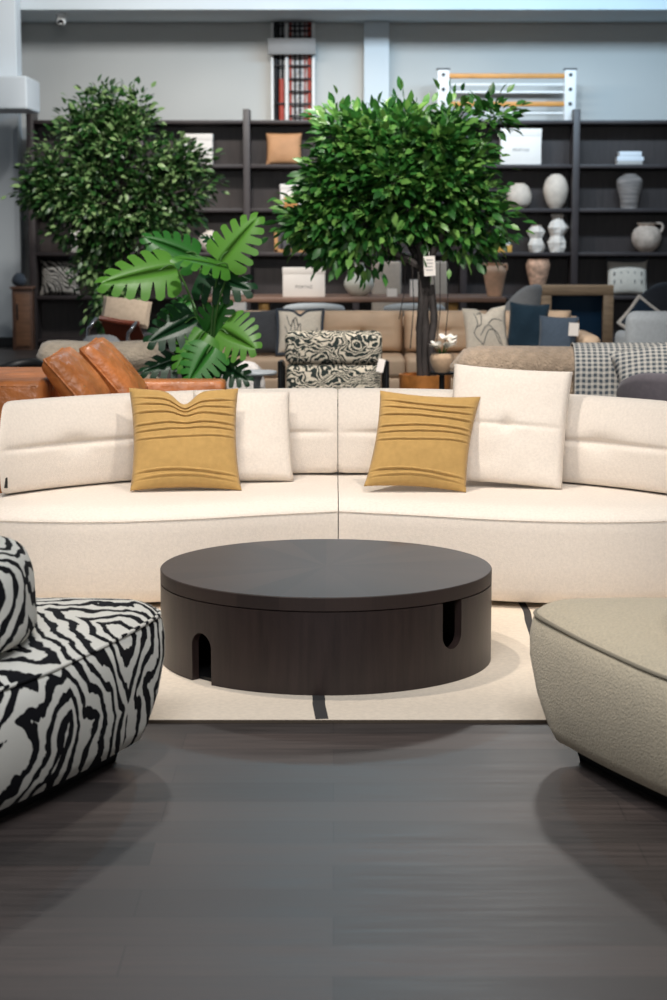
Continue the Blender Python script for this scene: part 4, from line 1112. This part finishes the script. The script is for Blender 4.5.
# ------------------------------------------------------------------ FRONT ARMCHAIRS
M_zebra = stripes_mat('zebra print', (20, 20, 24), (218, 215, 206), 10.0, .22, 3.0, 3.4, .41, fold=.27, rot=(R(10), R(15), R(20)), stretch=(1.15, .8, .62))
def swivel_armchair(s, label, m, dx, pip):
    half = [(.53, 5.88), (.60, 5.55), (.70, 5.15), (.86, 4.72), (1.15, 4.52), (1.5, 4.62), (1.70, 5.0), (1.66, 5.5), (1.42, 5.92), (1.0, 6.02), (.68, 5.99)]
    half = [(.52, 5.86), (.555, 5.68), (.65, 5.34), (.79, 4.98), (.98, 4.70), (1.28, 4.60), (1.58, 4.78), (1.72, 5.2), (1.64, 5.62), (1.34, 5.92), (.98, 6.0), (.72, 6.0), (.57, 5.96)]
    ol = [(s * (q.x + dx), q.y) for q in catmull([(a, b, 0) for a, b in half], 12, True)]
    t = thing('armchair', label, 'armchair', (s * (1.15 + dx), 5.3, 0))
    bm = bmn(); loft(bm, ol, [(.075, .056), (.06, .061), (.038, .10), (.012, .18), (-.004, .28), (-.002, .34), (.008, .385), (.02, .40)])
    for v in bm.verts:
        if v.co.y > 5.0: v.co.y -= .25 * ((v.co.y - 5.0) / .95) ** 1.5 * max(0, (.36 - v.co.z) / .31) ** 1.2
    fin('base', bm, m, t, world=True, ang=60)
    bm = bmn(); loft(bm, ol, [(.024, .3995), (.02, .405), (.035, .418), (.06, .430), (.09, .439)], None, [(.85, .447), (.6, .4525), (.3, .454), (.02, .4543)]); fin('seat', bm, m, t, world=True, ang=60)
    bm = bmn()
    P = [Vector((p[0], p[1])) for p in ol]; c = sum(P, Vector((0, 0))) / len(P)
    tube(bm, [(p.x + (c - p).normalized().x * .018, p.y + (c - p).normalized().y * .018, .402) for p in P], .006, 8, True); fin('piping', bm, pip, t, world=True)
    # backrest: curved bolster along the near side
    path = catmull([(.965 if s < 0 else 1.0, 5.40, 0), (.98 if s < 0 else 1.01, 5.1, 0), (1.14, 4.86, 0), (1.35, 4.84, 0), (1.5, 5.0, 0), (1.54, 5.35, 0)], 8)
    rows = []
    n = len(path)
    for i, p in enumerate(path):
        d = (path[min(i + 1, n - 1)] - path[max(i - 1, 0)]).normalized(); nn = Vector((-d.y, d.x, 0))
        f = i / (n - 1); e = min(f, 1 - f); k = .55 + .45 * math.sqrt(max(0, 1 - (1 - min(1, e / .12)) ** 2))
        row = []
        for q in catmull([(-.13, .47, 0), (-.14, .56, 0), (-.13, .66, 0), (-.09, .715, 0), (0, .735, 0), (.09, .715, 0), (.13, .66, 0), (.14, .56, 0), (.13, .47, 0), (0, .4545, 0)], 3, True):
            w_ = p + nn * q.x * k
            row.append((s * (w_.x + dx), w_.y, .4545 + (q.y - .4545) * (.8 + .2 * k)))
        rows.append(row)
    bm = bmn(); grid(bm, rows); fin('backrest', bm, m, t, world=True, ang=70)
    bm = bmn(); loft(bm, ol, [(.14, 0), (.13, .02), (.125, .055)])
    for v in bm.verts:
        if v.co.y > 5.0: v.co.y -= .26 * ((v.co.y - 5.0) / .95) ** 1.5
    fin('plinth', bm, M_black, t, world=True)
    return t
swivel_armchair(-1, 'zebra-striped armchair at the left in front of the coffee table', M_zebra, 0, M_zebra)
swivel_armchair(1, 'greige boucle armchair at the right in front of the coffee table', M_boucle, .085, mat('greige cord', (150, 140, 122), rough=.9, var=.05))

# ------------------------------------------------------------------ LIGHT
w = bpy.data.worlds.new('world'); sc.world = w; w.use_nodes = True
bg = w.node_tree.nodes['Background']; bg.inputs[0].default_value = (.80, .90, 1.0, 1); bg.inputs[1].default_value = .15
def spot(loc, to, power, col, angle=60, rad=.08, blend=.5):
    l = bpy.data.lights.new('ceiling_spot', 'SPOT'); l.energy = power; l.color = col; l.spot_size = R(angle); l.spot_blend = blend; l.shadow_soft_size = rad
    o = bpy.data.objects.new('ceiling_spot', l); COL.objects.link(o); o.location = loc
    o.rotation_euler = (Vector(to) - Vector(loc)).to_track_quat('-Z', 'Y').to_euler(); return o
def area(loc, to, power, col, sx, sy):
    l = bpy.data.lights.new('added_area_light', 'AREA'); l.energy = power; l.color = col; l.shape = 'RECTANGLE'; l.size = sx; l.size_y = sy
    o = bpy.data.objects.new('added_area_light', l); COL.objects.link(o); o.location = loc
    o.rotation_euler = (Vector(to) - Vector(loc)).to_track_quat('-Z', 'Y').to_euler(); return o
WARM = (1, .90, .79); NEU = (1, .95, .89); COOL = (.76, .88, 1)
spot((-1.3, 6.2, 4.4), (-.8, 8.5, .5), 315, WARM, 62)
spot((1.2, 6.2, 4.4), (.8, 8.5, .5), 315, WARM, 62)
spot((-.7, 7.2, 4.4), (0, 7.0, .2), 260, WARM, 60)
spot((-1.3, 13.0, 4.4), (-.3, 6.3, 0), 70, NEU, 45, .12)
spot((1.25, 14.5, 4.35), (.3, 6.0, 0), 170, (1, .97, .93), 42, .15)
spot((.05, 15.5, 4.35), (0, 5.8, 0), 105, (.42, .80, 1), 40, .12)
area((0, 1.6, 4.4), (0, 5.8, .3), 240, (.95, .97, 1), 3, 1)  # added soft fill over the camera for the armchair fronts, no known fixture
# middle of the showroom
spot((.9, 11.8, 4.4), (.6, 14.6, 1.4), 620, NEU, 60)
spot((-1.0, 9.9, 4.4), (-1.0, 11.8, .9), 540, NEU, 60)
spot((-1.6, 17.4, 4.3), (-2.1, 20.3, 1.6), 760, NEU, 60)
spot((0, 14.2, 4.4), (0.2, 17, .5), 460, NEU, 70)
spot((1.8, 10.2, 4.4), (1.7, 12.6, .6), 420, NEU, 60)
# before the shelving
for x, pw, c in ((-2.2, 110, NEU), (-.6, 150, NEU), (.9, 170, NEU), (2.2, 130, COOL), (3.6, 130, COOL)):
    spot((x, 21.2, 4.4), (x, 24.4, 1.3), pw, c, 75)
area((-1.5, 20.8, 4.6), (-1.5, 25, 3.3), 95, (1, .96, .92), 3.6, .3)  # added wash to brighten the upper back wall, no fixture seen
area((2.6, 20.8, 4.6), (2.6, 25, 3.3), 150, (.50, .76, 1), 4.2, .3)  # added blue wash standing in for the lens haze over the right shelves

# ------------------------------------------------------------------ CAMERA
cam = bpy.data.cameras.new('camera'); co = bpy.data.objects.new('camera', cam); COL.objects.link(co)
co.location = (0, 0, CAMZ); co.rotation_euler = (PI / 2 - TILT, 0, 0)
cam.sensor_fit = 'VERTICAL'; cam.sensor_height = 36; cam.sensor_width = 24; cam.lens = FPX * 36 / 1000
cam.clip_end = 200
cam.dof.use_dof = True; cam.dof.focus_distance = 7.6; cam.dof.aperture_fstop = 4.5
sc.camera = co
sc.view_settings.view_transform = 'Standard'; sc.view_settings.look = 'None'; sc.view_settings.gamma = 1
sc.view_settings.use_curve_mapping = False; sc.view_settings.exposure = 0
sc.cycles.use_denoising = True
sc.cycles.max_bounces = 6
